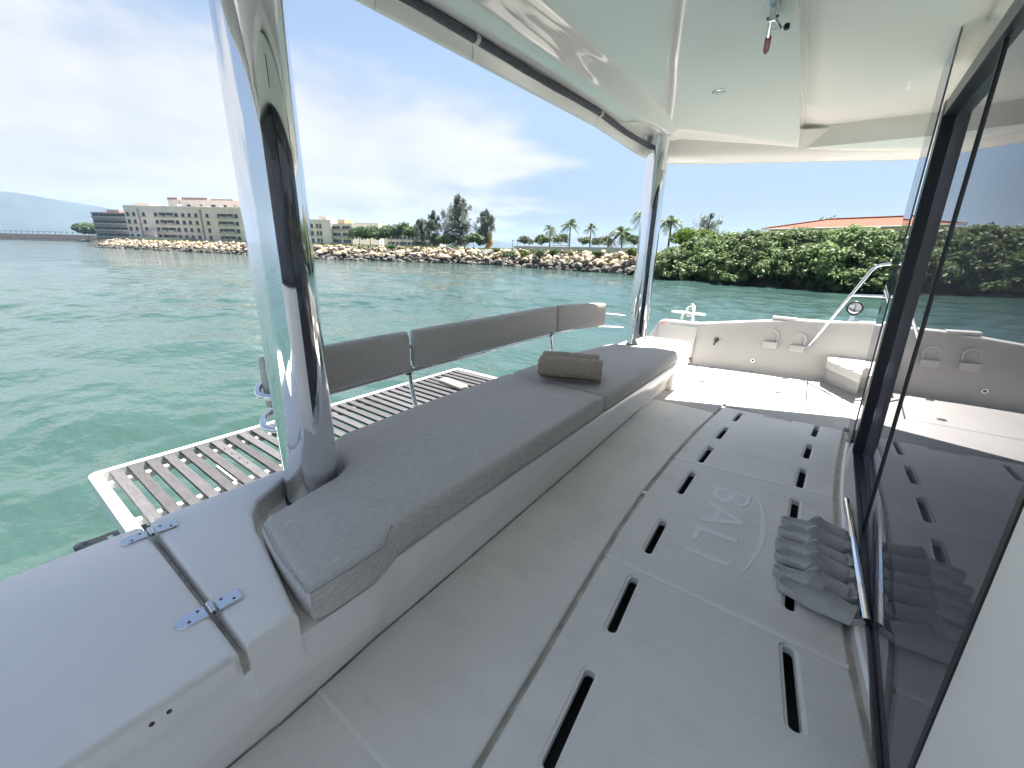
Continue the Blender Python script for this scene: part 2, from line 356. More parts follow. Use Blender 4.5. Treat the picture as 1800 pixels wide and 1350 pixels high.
def cpanel(xa, xb):
    fa = xa if callable(xa) else (lambda y: xa); fb = xb if callable(xb) else (lambda y: xb)
    lo_ = lambda x: gr(x) + GW; hi_ = lambda x: gl(x) - GW
    a0, a1 = fa(lo_(fa(-0.2))), fa(hi_(fa(0.5))); b0, b1 = fb(lo_(fb(-0.2))), fb(hi_(fb(0.5)))
    pts = [(x, lo_(x)) for x in lin(a0 + 0.02, b0 - 0.02, 14)] + [(b0 - 0.004, lo_(b0) + 0.012)] + [(b1 - 0.004, hi_(b1) - 0.012)]
    pts += [(x, hi_(x)) for x in lin(b1 - 0.02, a1 + 0.02, 14)] + [(a1 + 0.004, hi_(a1) - 0.012), (a0 + 0.004, lo_(a0) + 0.012)]
    hs_ = [s for s in slots if inside((sum(p[0] for p in s) / len(s), sum(p[1] for p in s) / len(s)), pts)]
    return slab(pts, -0.032, 0.0, 0.007, hs_)
for a, b in ((-2.2, xb3), (xb3, xb4), (xb4, xb5)):
    cpanel(a, b).build('deck_panel', nonskid, deck)
aft_x = [-2.2, 0.385, 1.395, 2.53, 3.46]
for a, b in zip(aft_x, aft_x[1:]):
    slab(strip(lambda x: gl(x) + GW, lambda x: yk(x) + 0.03, a + 0.002, b - 0.002), -0.11, 0.0, 0.006).build('deck_panel', nonskid, deck)
# port side deck with a cut-out for the locker hatch
hatch_poly = ccw([(4.96, 1.05), (4.155, 0.955), (4.285, 0.0), (5.075, 0.03)])
pd = [(3.465, gl(3.465) + GW), (3.76, 0.55), (3.765, 0.525), (3.71, gl(3.7) - GW), (3.705, 0.2), (3.715, gr(3.7) + GW), (3.80, -0.27), (3.80, -0.34), (3.35, -0.36), (3.35, -3.0), (5.6, -3.0), (5.42, -0.6), (5.28, -0.1), (5.15, 0.49), (5.0, 1.3), (4.95, 1.75), (4.1, 1.75), (4.1, yk(4.1) + 0.05), (3.465, yk(3.465) + 0.05)]
slab(pd, -0.11, 0.0, 0.006, [inset(hatch_poly, -0.008)], lip=0.006).build('deck_panel', nonskid_sun_dimmed, deck)
ht = slab(hatch_poly, -0.05, 0.001, 0.006).build('deck_hatch', nonskid_sun_dimmed)
tag(ht, 'white square-cornered locker hatch flush in the sunlit port deck', 'hatch')
for (x, y) in ((4.291, 0.849), (4.40, 0.215), (4.90, 0.902), (4.985, 0.217)):
    mb = MB(); mb.lathe([(0.030, 0.0), (0.030, 0.004), (0.024, 0.006), (0.0, 0.006)], 20, (x, y, 0.001)); mb.build('flush_latch', steel2, ht, 40)
    MB().box(x - 0.004, x + 0.004, y - 0.016, y + 0.016, 0.0072, 0.0085).build('latch_bar', steel_dk, ht)
def bead(p0, p1, w=0.012, h=0.0022):
    p0, p1 = Vector((*p0, 0)), Vector((*p1, 0)); d = (p1 - p0).normalized(); n_ = Vector((-d.y, d.x, 0)); mb = MB()
    vs = []
    for p_ in (p0, p1):
        for a, z in ((-1, -0.006), (-0.85, h * 0.6), (-0.5, h), (0.5, h), (0.85, h * 0.6), (1, -0.006)): vs.append(p_ + n_ * (a * w) + Vector((0, 0, z)))
    mb.add(vs, [(j, j + 1, 7 + j, 6 + j) for j in range(5)]).build('seam_bead', gel, deck, 60)
for xx in aft_x[1:]: bead((xx, gl(xx) + GW + 0.004), (xx, yk(xx) - 0.004), 0.009)
for f_ in (xb3, xb4): bead((f_(0.54), gl(f_(0.54)) - GW - 0.004), (f_(-0.2), gr(f_(-0.2)) + GW + 0.004), 0.012)
# the two dirt-lined gutters and the dark space below the slots
for f, xa, xb_ in ((gl, -2.2, 3.74), (gr, -2.2, 3.75)):
    xs = lin(xa, xb_, 60); mb = MB(); mb.add([(x, f(x) - 0.02, -0.02) for x in xs] + [(x, f(x) + 0.02, -0.02) for x in xs], [(i, i + 1, 61 + i, 60 + i) for i in range(59)]); mb.build('gutter', grout, deck)
MB().box(-2.3, 5.3, -0.95, 1.3, -0.16, -0.125).build('underfloor', void_m, deck)
MB().box(3.655, 3.695, 0.05, 0.24, 0.0006, 0.0016).build('vent_slit', grout, deck)
MB().box(1.975, 2.0, gl(1.99) - 0.013, gl(1.99) + 0.013, -0.018, -0.002).build('gutter_clip', gel, deck, bevel=0.003)

# raised BALI lettering on the middle panel (reads towards -x, letter tops towards -y)
logo = empty('deck_lettering', (0, 0, 0)); tag(logo, 'raised pale BALI lettering with a long crescent swoosh on the middle deck panel', 'lettering')
def plate(name, outer, holes=(), h=0.0018):
    outer = ccw(outer); holes = [ccw(q) for q in holes]; mb = MB(); t = inset(outer, 0.0018); ht_ = [inset(q, -0.0018) for q in holes]
    rv, fs = cdt(t, ht_); mb.add([(v.x, v.y, h) for v in rv], fs)
    for a, b in [(outer, t)] + list(zip(holes, ht_)):
        n = len(a); mb.add([(p[0], p[1], 0.0003) for p in a] + [(p[0], p[1], h) for p in b], [(i, (i + 1) % n, n + (i + 1) % n, n + i) for i in range(n)])
    return mb.build(name, logo_m, logo)
def LT(x0, w, hgt=0.172, sk=0.010):
    return lambda u, v: (x0 - u * w + sk * 0, 0.296 - v * hgt - 0.012 * (2.29 - (x0 - u * w)) / 0.6)
def arc(cx, cy, rx, ry, a0, a1, n=9): return [(cx + rx * math.cos(R(a0 + (a1 - a0) * i / (n - 1))), cy + ry * math.sin(R(a0 + (a1 - a0) * i / (n - 1)))) for i in range(n)]
B = LT(2.292, 0.155)
plate('letter', [B(*p) for p in [(0, 0)] + arc(0.55, 0.28, 0.45, 0.28, -90, 78) + arc(0.5, 0.77, 0.40, 0.23, -72, 90) + [(0, 1)]],
      [[B(*p) for p in [(0.24, 0.13)] + arc(0.52, 0.285, 0.22, 0.155, -90, 90) + [(0.24, 0.44)]], [B(*p) for p in [(0.24, 0.59)] + arc(0.48, 0.735, 0.20, 0.135, -90, 90) + [(0.24, 0.87)]]])
A = LT(2.112, 0.210)
plate('letter', [A(*p) for p in [(0, 0), (0.17, 0), (0.28, 0.27), (0.68, 0.27), (0.79, 0), (1, 0), (0.57, 1), (0.43, 1)]], [[A(*p) for p in [(0.34, 0.40), (0.62, 0.40), (0.485, 0.78)]]])
L_ = LT(1.868, 0.125)
plate('letter', [L_(*p) for p in [(0, 0), (1, 0), (0.93, 0.16), (0.30, 0.16), (0.30, 1), (0, 1)]])
I_ = LT(1.700, 0.058)
plate('letter', [I_(*p) for p in [(0.3, 0), (0.92, 0), (0.92, 0.93), (1.15, 1.0), (0.0, 1.0), (0.0, 0.93), (0.3, 0.93)]])
sw_o = smooth_path([(2.345, 0.103, 0), (2.17, 0.050, 0), (2.065, 0.030, 0), (1.92, 0.020, 0), (1.778, 0.032, 0), (1.610, 0.068, 0)], 5)
sw_i = smooth_path([(2.335, 0.106, 0), (2.17, 0.066, 0), (2.065, 0.052, 0), (1.92, 0.044, 0), (1.778, 0.050, 0), (1.618, 0.069, 0)], 5)
plate('swoosh', [(p.x, p.y) for p in sw_o] + [(p.x, p.y) for p in reversed(sw_i)])

# ================================================================== BOAT: bench
YF = [(-2.2, 0.872), (0.55, 0.872), (0.66, 0.912), (1.4, 0.928), (2.1, 0.94), (3.8, 0.965), (4.2, 0.97)]
ZL = [(-2.2, 0.10), (0.0, 0.11), (0.145, 0.125), (0.255, 0.158), (0.56, 0.145), (0.66, 0.15), (1.4, 0.165), (2.1, 0.195), (3.6, 0.215)]
yf = lambda x: interp(YF, x)
bench = empty('bench_base'); tag(bench, kind='structure')
xs = lin(-2.0, 0.5, 24) + lin(0.54, 0.70, 9) + lin(0.8, 3.92, 26)
mb = MB(); rows = []
for x in xs:
    f, k, zl = yf(x), yk(x), interp(ZL, x)
    rows.append([(x, k + 0.012, -0.002), (x, k - 0.002, 0.006), (x, f + 0.022, zl - 0.012), (x, f + 0.006, zl - 0.004), (x, f, zl + 0.006), (x, f, 0.268), (x, f + 0.004, 0.281), (x, f + 0.016, 0.287), (x, 1.565, 0.287), (x, 1.58, 0.275), (x, 1.60, -0.5)])
n = len(rows[0]); mb.add([p for r_ in rows for p in r_], [(i * n + j, (i + 1) * n + j, (i + 1) * n + j + 1, i * n + j + 1) for i in range(len(rows) - 1) for j in range(n - 1)])
mb.build('seat_front', gel, bench, 38)
grime = mat('grimy_sealant', (0.34, 0.31, 0.26), 0.9, var=0.6, var_scale=9, var_detail=8)
MB().tube([(x, yk(x) - 0.003 + 0.0012 * mnoise.noise((x * 30, 0, 0)), 0.0012) for x in lin(-0.6, 3.9, 160)], [0.0022 + 0.0016 * (0.5 + mnoise.noise((i * 0.35, 3, 1))) for i in range(160)], 6).build('sealant', grime, bench, 60)
def block(poly, z0, z1, r, name, parent, material=gel, k=4):
    """solid with a rounded top rim"""
    poly = ccw(poly); mb = MB(); prev = None; loops = [(poly, z0)]
    for i in range(k + 1):
        a = R(90 * i / k); loops.append((inset(poly, r * (1 - math.cos(a))), z1 - r + r * math.sin(a)))
    for (a, za), (b, zb) in zip(loops, loops[1:]):
        n = len(a); mb.add([(p[0], p[1], za) for p in a] + [(p[0], p[1], zb) for p in b], [(i, (i + 1) % n, n + (i + 1) % n, n + i) for i in range(n)])
    rv, fs = cdt(loops[-1][0]); mb.add([(v.x, v.y, z1) for v in rv], fs)
    me = mb.mesh(); bm = bmesh.new(); bm.from_mesh(me); bmesh.ops.remove_doubles(bm, verts=bm.verts, dist=1e-5); bmesh.ops.recalc_face_normals(bm, faces=bm.faces); bm.to_mesh(me); bm.free()
    return link(name, me, material, parent, 40)
fixed = [(0.224, 0.866), (0.335, 0.866), (0.352, 0.95), (0.395, 1.15), (0.415, 1.27), (0.445, 1.365), (0.49, 1.43), (0.56, 1.47), (0.66, 1.535), (0.85, 1.55), (0.85, 1.588), (0.24, 1.576), (0.226, 1.555)]
block(fixed, 0.20, 0.362, 0.014, 'seat_corner', bench)
lid = block([(-1.6, 0.860), (0.195, 0.860), (0.207, 0.872), (0.207, 1.548), (0.195, 1.562), (-1.6, 1.54)], 0.312, 0.364, 0.015, 'locker_lid', None)
tag(lid, 'large pale hinged locker lid at the near end of the bench', 'locker lid')
MB().box(-1.6, 0.209, 0.875, 1.53, 0.15, 0.309).build('lid_seat', gel, bench)
MB().box(0.2075, 0.2235, 0.88, 1.55, 0.15, 0.318).build('lid_joint', grout, bench)
for (x, z) in ((0.052, 0.334), (0.079, 0.336)):
    MB().tube([(x, 0.8585, z), (x, 0.870, z)], 0.0045, 10).build('screw', steel_dk, lid, 40)
block([(3.80, 1.0), (3.95, 0.975), (4.20, 0.985), (4.47, 1.06), (4.46, 1.58), (3.55, 1.585), (3.6, 1.53), (3.92, 1.28)], -0.3, 0.345, 0.02, 'seat_corner', bench)
block(rrect(3.80, 1.385, 0.26, 0.24, 0.06), 0.30, 0.371, 0.012, 'post_pad', bench)
MB().box(-2.0, 4.4, 1.05, 1.57, -0.45, 0.14).build('transom', gel, bench)
# hinges
def hinge(y, label):
    t = empty('hinge', (0.215, y, 0.3645)); tag(t, label, 'hinge', 'lid hinges')
    def leaf(s):
        pts = [(s * 0.010, -0.021), (s * 0.052, -0.021)] + [(s * (0.052 + 0.020 * math.cos(R(a))), 0.021 * math.sin(R(a))) for a in range(-80, 81, 20)] + [(s * 0.052, 0.021), (s * 0.010, 0.021)] if s < 0 else [(0.010, -0.021), (0.058, -0.021), (0.064, -0.015), (0.064, 0.015), (0.058, 0.021), (0.010, 0.021)]
        pts = ccw(pts); t_ = inset(pts, 0.0015); mb = MB(); nn = len(pts)
        mb.add([(p[0], p[1], 0) for p in pts] + [(p[0], p[1], 0.0035) for p in t_], [(i, (i + 1) % nn, nn + (i + 1) % nn, nn + i) for i in range(nn)] + [tuple(range(nn, 2 * nn))])
        lf = mb.build('hinge_leaf', steel2, t)
        for (sx, sy) in ((0.024, 0.011), (0.046, -0.009)):
            MB().lathe([(0.0036, 0), (0.0036, 0.0006), (0.0018, 0.0007), (0.0, 0.0003)], 14, (s * sx, sy, 0.0036)).build('screw', steel_dk, lf)
    leaf(-1); leaf(1)
    for i in range(3):
        MB().tube([(0, -0.021 + i * 0.0142, 0.003), (0, -0.021 + i * 0.0142 + 0.0132, 0.003)], 0.0062, 12).build('knuckle', steel2, t, 50)
    MB().tube([(0, -0.022, 0.003), (0, 0.022, 0.003)], 0.003, 8).build('pin', steel_dk, t, 50)
    t.rotation_euler = (0, 0, R(-2))
hinge(1.49, 'small steel hinge nearer the water on the locker lid joint')
hinge(1.035, 'small steel hinge nearer the floor on the locker lid joint')

# ------------------------------------------------------------------ cushions
def pad(name, poly, z0, z1, r, label, material=fabric, puff=0.012, grid=0.07, dens=0.06):
    poly = ccw(poly); dn = []
    for i in range(len(poly)):
        a, b = Vector(poly[i]), Vector(poly[(i + 1) % len(poly)]); k = max(1, int((b - a).length / dens))
        dn += [tuple(a.lerp(b, j / k)) for j in range(k)]
    poly = dn
    # round the plan corners
    for _ in range(1):
        poly = [tuple((Vector(poly[i - 1]) + Vector(poly[i]) * 6 + Vector(poly[(i + 1) % len(poly)])) / 8) for i in range(len(poly))]
    mb = MB(); loops = [(inset(poly, r * 0.5), z0), (inset(poly, r * 0.12), z0 + r * 0.35), (inset(poly, -0.002), z0 + (z1 - z0) * 0.4), (inset(poly, -0.001), z1 - r * 1.3)]
    for i in range(6):
        a = R(90 * i / 5); loops.append((inset(poly, r * (1 - math.cos(a))), z1 - r + r * math.sin(a)))
    for (a, za), (b, zb) in zip(loops, loops[1:]):
        n = len(a); mb.add([(p[0], p[1], za) for p in a] + [(p[0], p[1], zb) for p in b], [(i, (i + 1) % n, n + (i + 1) % n, n + i) for i in range(n)])
    last = loops[-1][0]; inn = inset(last, 0.025)
    xs_ = [p[0] for p in poly]; ys_ = [p[1] for p in poly]; extra = []
    x = min(xs_) + grid / 2
    while x < max(xs_):
        y = min(ys_) + grid / 2
        while y < max(ys_):
            if inside((x, y), inn): extra.append((x, y))
            y += grid
        x += grid
    rv, fs = cdt(last, (), extra); bnd = [Vector(p) for p in last]
    vs = []
    for v in rv:
        d = min((v - geometry.intersect_point_line(v, bnd[i - 1], bnd[i])[0].xy).length if 0 <= geometry.intersect_point_line(v, bnd[i - 1], bnd[i])[1] <= 1 else (v - bnd[i]).length for i in range(len(bnd)))
        w = min(d / 0.14, 1); vs.append((v.x, v.y, z1 + puff * (1 - (1 - w) ** 2) + 0.006 * w * mnoise.noise((v.x * 3.5, v.y * 4.5, 1.3)) + 0.0015 * mnoise.noise((v.x * 16, v.y * 16, 4))))
    mb.add(vs, fs); me = mb.mesh(); bm = bmesh.new(); bm.from_mesh(me); bmesh.ops.remove_doubles(bm, verts=bm.verts, dist=1e-5); bmesh.ops.recalc_face_normals(bm, faces=bm.faces); bm.to_mesh(me); bm.free()
    o = link(name, me, material, None, 60); tag(o, label, 'cushion', 'bench cushions')
    return o, poly
c1 = [(0.362, 0.862), (0.56, 0.862), (0.60, 0.872), (0.655, 0.905), (0.70, 0.910), (1.4, 0.925), (2.19, 0.938), (2.205, 1.25), (2.20, 1.655), (1.5, 1.66), (0.93, 1.63), (0.86, 1.60), (0.825, 1.53), (0.815, 1.44), (0.785, 1.36), (0.72, 1.315), (0.62, 1.30), (0.52, 1.275), (0.44, 1.265), (0.418, 1.24), (0.385, 1.05)]
c2 = [(2.212, 0.939), (3.4, 0.957), (3.74, 0.965), (3.80, 0.985), (3.93, 1.18), (3.86, 1.20), (3.72, 1.245), (3.66, 1.38), (3.58, 1.53), (2.9, 1.64), (2.226, 1.655), (2.226, 1.25)]
cu1, p1 = pad('seat_cushion', c1, 0.289, 0.400, 0.028, 'long grey bench cushion cut round the near steel post')
cu2, p2 = pad('seat_cushion', c2, 0.289, 0.400, 0.028, 'shorter grey bench cushion at the far end under the towels')
def seam(path, parent, r=0.0022): MB().tube(path, r, 6).build('seam', thread, parent, 60)
zt = 0.400
seam(smooth_path([(0.368, 0.876, zt - 0.010), (0.385, 1.05, zt - 0.006), (0.42, 1.23, zt - 0.006)], 6), cu1)
seam(smooth_path([(0.370, 0.870, zt - 0.010), (0.46, 0.868, zt - 0.010), (0.56, 0.868, zt - 0.010), (0.60, 0.878, zt - 0.010)], 4) + [Vector((0.625, 0.900, zt - 0.003)), Vector((0.652, 0.920, zt + 0.001)), Vector((0.657, 0.906, zt - 0.02)), Vector((0.656, 0.9025, zt - 0.06)), Vector((0.657, 0.905, 0.30))], cu1)
# backrest pads and the tubular rail that carries them
rail = empty('guard_rail', (2.0, 1.7, 0)); tag(rail, 'polished tubular guard rail behind the bench backrests', 'rail')
def loc(pts, o): return [Vector(p) - o.location for p in pts]
YB = [(0.55, 1.66), (0.8, 1.685), (1.4, 1.70), (2.8, 1.70), (3.4, 1.665), (3.6, 1.60), (3.76, 1.475)]
yb = lambda x: interp(YB, x)
up_ = [(x, yb(x) + 0.02, 0.70 if x < 3.3 else 0.70 - 0.05 * (x - 3.3) / 0.46) for x in lin(0.80, 3.755, 34)]
lo2 = [(x, yb(x) + 0.02, 0.568 if x < 3.3 else 0.568 - 0.03 * (x - 3.3) / 0.46) for x in lin(0.80, 3.755, 34)]
for pth, zz in ((up_, 0.70), (lo2, 0.568)):
    loop = [(0.80, yb(0.8) + 0.02, zz), (0.72, 1.715, zz - 0.008), (0.655, 1.695, zz - 0.03), (0.63, 1.64, zz - 0.045), (0.66, 1.585, zz - 0.05), (0.69, 1.51, zz - 0.05)]
    MB().tube(loc(list(reversed(smooth_path(loop, 6)))[:-1] + pth, rail), 0.0125, 14).build('rail_tube', steel, rail, 60)
for x in (1.40, 2.82):
    MB().tube(loc([(x, 1.722, 0.70), (x, 1.720, 0.57), (x + 0.012, 1.70, 0.40), (x + 0.02, 1.66, 0.25), (x + 0.02, 1.60, 0.20)], rail), 0.0125, 14).build('stanchion', steel, rail, 60)
    MB().tube(loc([(x, 1.722, 0.59), (x, 1.722, 0.55)], rail), 0.017, 14).build('clamp', steel_dk, rail, 60)
def backpad(x0, x1, label):
    xs_ = lin(x0, x1, max(6, int((x1 - x0) / 0.08))); mb = MB(); prof = []
    zb, ztp, d = 0.590, 0.792, 0.064
    for a in range(0, 360, 18):
        c, s = math.cos(R(a)), math.sin(R(a)); e = 0.5
        prof.append((math.copysign(abs(c) ** e, c) * d / 2, (zb + ztp) / 2 + math.copysign(abs(s) ** e, s) * (ztp - zb) / 2))
    n = len(prof); vs = []; ring = []
    stations = [(xs_[0] - 0.0, 0.55), (xs_[0] + 0.006, 0.86)] + [(x, 1.0) for x in xs_[1:-1]] + [(xs_[-1] - 0.006, 0.86), (xs_[-1], 0.55)]
    for x, sc in stations:
        drop = 0.0 if x < 2.9 else -0.040 * (x - 2.9) / 0.8
        for (py__, pz__) in prof:
            zc_ = (zb + ztp) / 2; q = 0.9 + 0.1 * sc
            yy = yb(x) - 0.012 + py__ * sc * (1.0 + 0.10 * mnoise.noise((x * 9, pz__ * 12, 3))) + 0.05 * (pz__ - 0.66) * 0.4
            vs.append((x + 0.004 * mnoise.noise((x, pz__ * 20, 9)), yy, zc_ + (pz__ - zc_) * q + drop))
    ns = len(stations); fs = [(i * n + k, i * n + (k + 1) % n, (i + 1) * n + (k + 1) % n, (i + 1) * n + k) for i in range(ns - 1) for k in range(n)] + [tuple(reversed(range(n))), tuple(range((ns - 1) * n, ns * n))]
    mb.add(vs, fs); o = mb.build('backrest_cushion', fabric_s, None, 50); tag(o, label, 'cushion', 'backrest cushions')
    # flap where the cover wraps the tube
    MB().tube([(x0 + 0.02, yb(x0) + 0.012, 0.588), (x1 - 0.02, yb(x1) + 0.012, 0.588 + (0 if x1 < 2.9 else -0.035))], 0.006, 6).build('hem', fabric_s, o, 60)
backpad(0.66, 1.372, 'grey backrest pad partly hidden behind the near steel post')
backpad(1.412, 2.815, 'longest grey backrest pad in the middle of the rail')
backpad(2.835, 3.53, 'short grey backrest pad at the far end of the rail')
for x in (1.392, 2.825):
    MB().box(x - 0.018, x + 0.018, yb(x) - 0.004, yb(x) + 0.034, 0.565, 0.60).build('strap', fabric_s, rail, bevel=0.004).location = -rail.location

# ------------------------------------------------------------------ steel posts
def post(x, y, z0, z1, r, label):
    t = empty('steel_post', (x, y, z0)); tag(t, label, 'post', 'roof posts')
    prof = [(r, 0.0), (r, (z1 - z0) * 0.5), (r, z1 - z0)]
    MB().lathe(prof, 96).build('tube', steel, t, 60)
    MB().lathe([(r + 0.006, 0.0), (r + 0.006, 0.012), (r + 0.001, 0.018)], 64).build('base_ring', rubber, t, 60)
    return t
post(0.680, 1.425, 0.288, 2.26, 0.0925, 'near mirror-polished steel post standing in the cushion notch')
fp = post(3.80, 1.376, 0.372, 2.26, 0.085, 'far mirror-polished steel post beside the port bulwark')

# ------------------------------------------------------------------ towels
def towel(c, d, ln, r, label, turns=2.6):
    d = Vector(d).normalized(); s = d.cross(Vector((0, 0, 1))); t = empty('rolled_towel', c); tag(t, label, 'towel', 'rolled towels'); mb = MB()
    # spiral sheet with thickness
    n = 90; out = []; inn = []
    for i in range(n):
        a = 2 * math.pi * turns * i / (n - 1); rr = r * (0.25 + 0.75 * i / (n - 1)); th = 0.0095
        sq = 0.84
        out.append((math.cos(a + 0.9) * rr, math.sin(a + 0.9) * rr * sq)); inn.append((math.cos(a + 0.9) * (rr - th), math.sin(a + 0.9) * (rr - th) * sq))
    ls = lin(-ln / 2, ln / 2, 14); vs = []
    for j, l in enumerate(ls):
        w = 1 + 0.06 * mnoise.noise((l * 11, r * 40, 2)); e = 0.965 if j in (0, 13) else 1
        for (a, b) in out + list(reversed(inn)):
            k = 1 + 0.02 * mnoise.noise((a * 40, b * 40, l * 10))
            vs.append(d * (l + 0.006 * mnoise.noise((a * 30, b * 30, j))) + s * (a * w * e * k) + Vector((0, 0, 1)) * (b * w * e * k + r * 0.88))
    m_ = 2 * n; fs = [(j * m_ + i, j * m_ + (i + 1) % m_, (j + 1) * m_ + (i + 1) % m_, (j + 1) * m_ + i) for j in range(13) for i in range(m_)]
    for j in (0, 13):
        for i in range(n - 1):
            q = (j * m_ + i, j * m_ + i + 1, j * m_ + m_ - 2 - i, j * m_ + m_ - 1 - i); fs.append(q if j else tuple(reversed(q)))
    mb.add(vs, fs); mb.build('cloth', towel_m, t, 50)
    return t
towel((2.262, 1.222, 0.4115), (0.38, -0.92, 0), 0.385, 0.094, 'taupe towel roll in front, nearer the walkway')
towel((2.405, 1.300, 0.4115), (0.40, -0.90, 0), 0.365, 0.090, 'taupe towel roll lying behind the other roll')

# ------------------------------------------------------------------ swim platform
plat = empty('swim_platform', (2.0, 3.0, -0.24)); tag(plat, 'white framed bathing platform of weathered teak slats behind the bench', 'platform')
O = plat.location
def pb(x0, x1, y0, y1, z0, z1, name, mt, bev=0.004, par=None): 
    o = MB().box(x0, x1, y0, y1, z0, z1).build(name, mt, par or plat, bevel=bev); o.location = -O; return o
fr = rrect((0.293 + 3.68) / 2, (3.575 + 1.95) / 2, 3.68 - 0.293, 3.575 - 1.95, 0.05, 0, 6); fri = rrect((0.293 + 3.68) / 2, (3.575 + 1.95) / 2, 3.68 - 0.293 - 0.116, 3.575 - 1.95 - 0.085, 0.01, 0, 6)
o = slab(fr, -0.36, -0.232, 0.008, [fri], lip=0.004).build('frame', white_al, plat, 50); o.location = -O
x = 0.392
k = 0
slat_me = None
while x + 0.06 < 3.63:
    if slat_me is None:
        o = MB().box(-0.029, 0.029, 2.0, 3.530, -0.262, -0.240).build('slat', teak, plat, bevel=0.003, seg=1); slat_me = o.data
    else:
        o = bpy.data.objects.new('slat', slat_me); COL.objects.link(o); o.parent = plat
    o.location = Vector((x + 0.029, 0, 0.0015 * math.sin(k * 1.7))) - O; x += 0.0968 * (1.0 if k % 7 else 0.93); k += 1
for (y0, y1) in ((3.385, 3.425), (2.79, 2.83), (2.2, 2.24)):
    pb(0.345, 3.63, y0, y1, -0.30, -0.2635, 'crossbar', white_al, 0.003)
for i in range(4):
    xx, yy = 0.985 + 0.004 * i, 3.32 - i * 0.115
    o = MB().lathe([(0.006, 0), (0.006, 0.003), (0, 0.004)], 12, (xx, yy, -0.2405)).build('bolt', steel_dk, plat); o.location = -O
# lifting arms under the platform
for xx in (0.9, 3.1): pb(xx, xx + 0.08, 1.55, 3.3, -0.42, -0.33, 'arm', white_al, 0.01)
bkt = empty('mooring_chock', (3.15, 3.13, -0.238)); tag(bkt, 'cream plastic block lying on the far end of the slatted platform', 'block')
o = MB().box(-0.055, 0.055, -0.19, 0.19, 0.0, 0.035).build('body', cream, bkt, bevel=0.012); MB().lathe([(0.014, 0), (0.014, 0.002), (0, 0.002)], 16, (0.0, -0.06, 0.0352)).build('hole', rubber, bkt)
bkt.rotation_euler = (0, 0, R(-8))

# ================================================================== BOAT: hard roof
XE = [(-1.6, 5.22), (-0.41, 4.76), (0.44, 4.40), (1.1, 4.13), (1.33, 4.04), (1.48, 3.98), (1.58, 3.90)]
xe = lambda y: interp(XE, y)
XW = -1.35
xw = lambda y: 3.96 - xe(y)          # starboard edge mirrors the port one
def zceil(x, y):
    z = 2.2 - 0.078 * max(0.0, x - 2.7) ** 2 - 0.078 * max(0.0, 1.26 - x) ** 2
    z = max(z, 1.962)
    t = min(max((y - 1.22) / 0.12, 0), 1); return z - 0.10 * (t * t * (3 - 2 * t)) * (1 - 0.85 * min(max((x - 3.2) / 0.6, 0), 1)) * (1 - 0.85 * min(max((0.76 - x) / 0.6, 0), 1))
yrec = lambda x: 0.36 + 0.043 * (x - 2.3)
XR = 4.30                                  # far end of the overhead recess
roof = empty('roof'); tag(roof, kind='structure')
NX = 70; fr_ = [0, 0.15, 0.35, 0.6, 0.8, 0.93, 1.0]
vs = []; rows_n = 0
def row(yfun, n_=NX):
    global rows_n
    for i in range(n_ + 1):
        t = i / n_
        y = yfun(0.0)
        for _ in range(3): xx = xw(y) + 0.028 + (xe(y) - xw(y) - 0.056) * t; y = yfun(xx)
        vs.append((xx, y, zceil(xx, y)))
    rows_n += 1
for f in fr_: row(lambda x, f=f: yrec(x) + (1.20 - yrec(x)) * f)
for yv in (1.215, 1.225, 1.24, 1.26, 1.28, 1.30, 1.32, 1.335, 1.345, 1.36, 1.45, 1.55): row(lambda x, yv=yv: yv)
W1 = NX + 1
mb = MB(); mb.add(vs, [(i * W1 + j, i * W1 + j + 1, (i + 1) * W1 + j + 1, (i + 1) * W1 + j) for i in range(rows_n - 1) for j in range(NX)])
mb.build('ceiling', gel_roof, roof, 50)
# recess over the doors
mb = MB(); xs_ = lin(3.96 - XR, XR, 40)
mb.add([(x, -0.62, zceil(x, 0) + 0.14) for x in xs_] + [(x, yrec(x) - 0.012, zceil(x, 0) + 0.14) for x in xs_], [(i, i + 1, 41 + i, 40 + i) for i in range(39)])
mb.add([(x, yrec(x) - 0.012, zceil(x, 0) + 0.14) for x in xs_] + [(x, yrec(x) - 0.006, zceil(x, 0) + 0.13) for x in xs_] + [(x, yrec(x) - 0.004, zceil(x, yrec(x)) + 0.006) for x in xs_] + [(x, yrec(x), zceil(x, yrec(x))) for x in xs_],
       [(r_ * 40 + i, r_ * 40 + i + 1, r_ * 40 + 41 + i, r_ * 40 + 40 + i) for r_ in range(3) for i in range(39)])
zr = zceil(XR, 0)
for X_ in (XR, 3.96 - XR): mb.add([(X_, -0.62, zr), (X_, yrec(X_), zr), (X_, yrec(X_), zr + 0.145), (X_, -0.62, zr + 0.145)], [(0, 1, 2, 3) if X_ > 0 else (3, 2, 1, 0)])
mb.build('recess', gel_roof, roof, 30)
mb = MB(); ys_ = lin(-1.6, yrec(XR), 16)
mb.add([(XR, y, zr) for y in ys_] + [(XR + (xe(y) - 0.028 - XR) * 0.5, y, zr - 0.012) for y in ys_] + [(xe(y) - 0.028, y, 1.962) for y in ys_], [(r_ * 16 + i, r_ * 16 + 16 + i, r_ * 16 + 17 + i, r_ * 16 + 1 + i) for r_ in range(2) for i in range(15)])
mb.add([(3.96 - v[0], v[1], v[2]) for v in mb.v], [tuple(reversed(f)) for f in mb.f])
mb.build('ceiling', gel_roof, roof, 60)
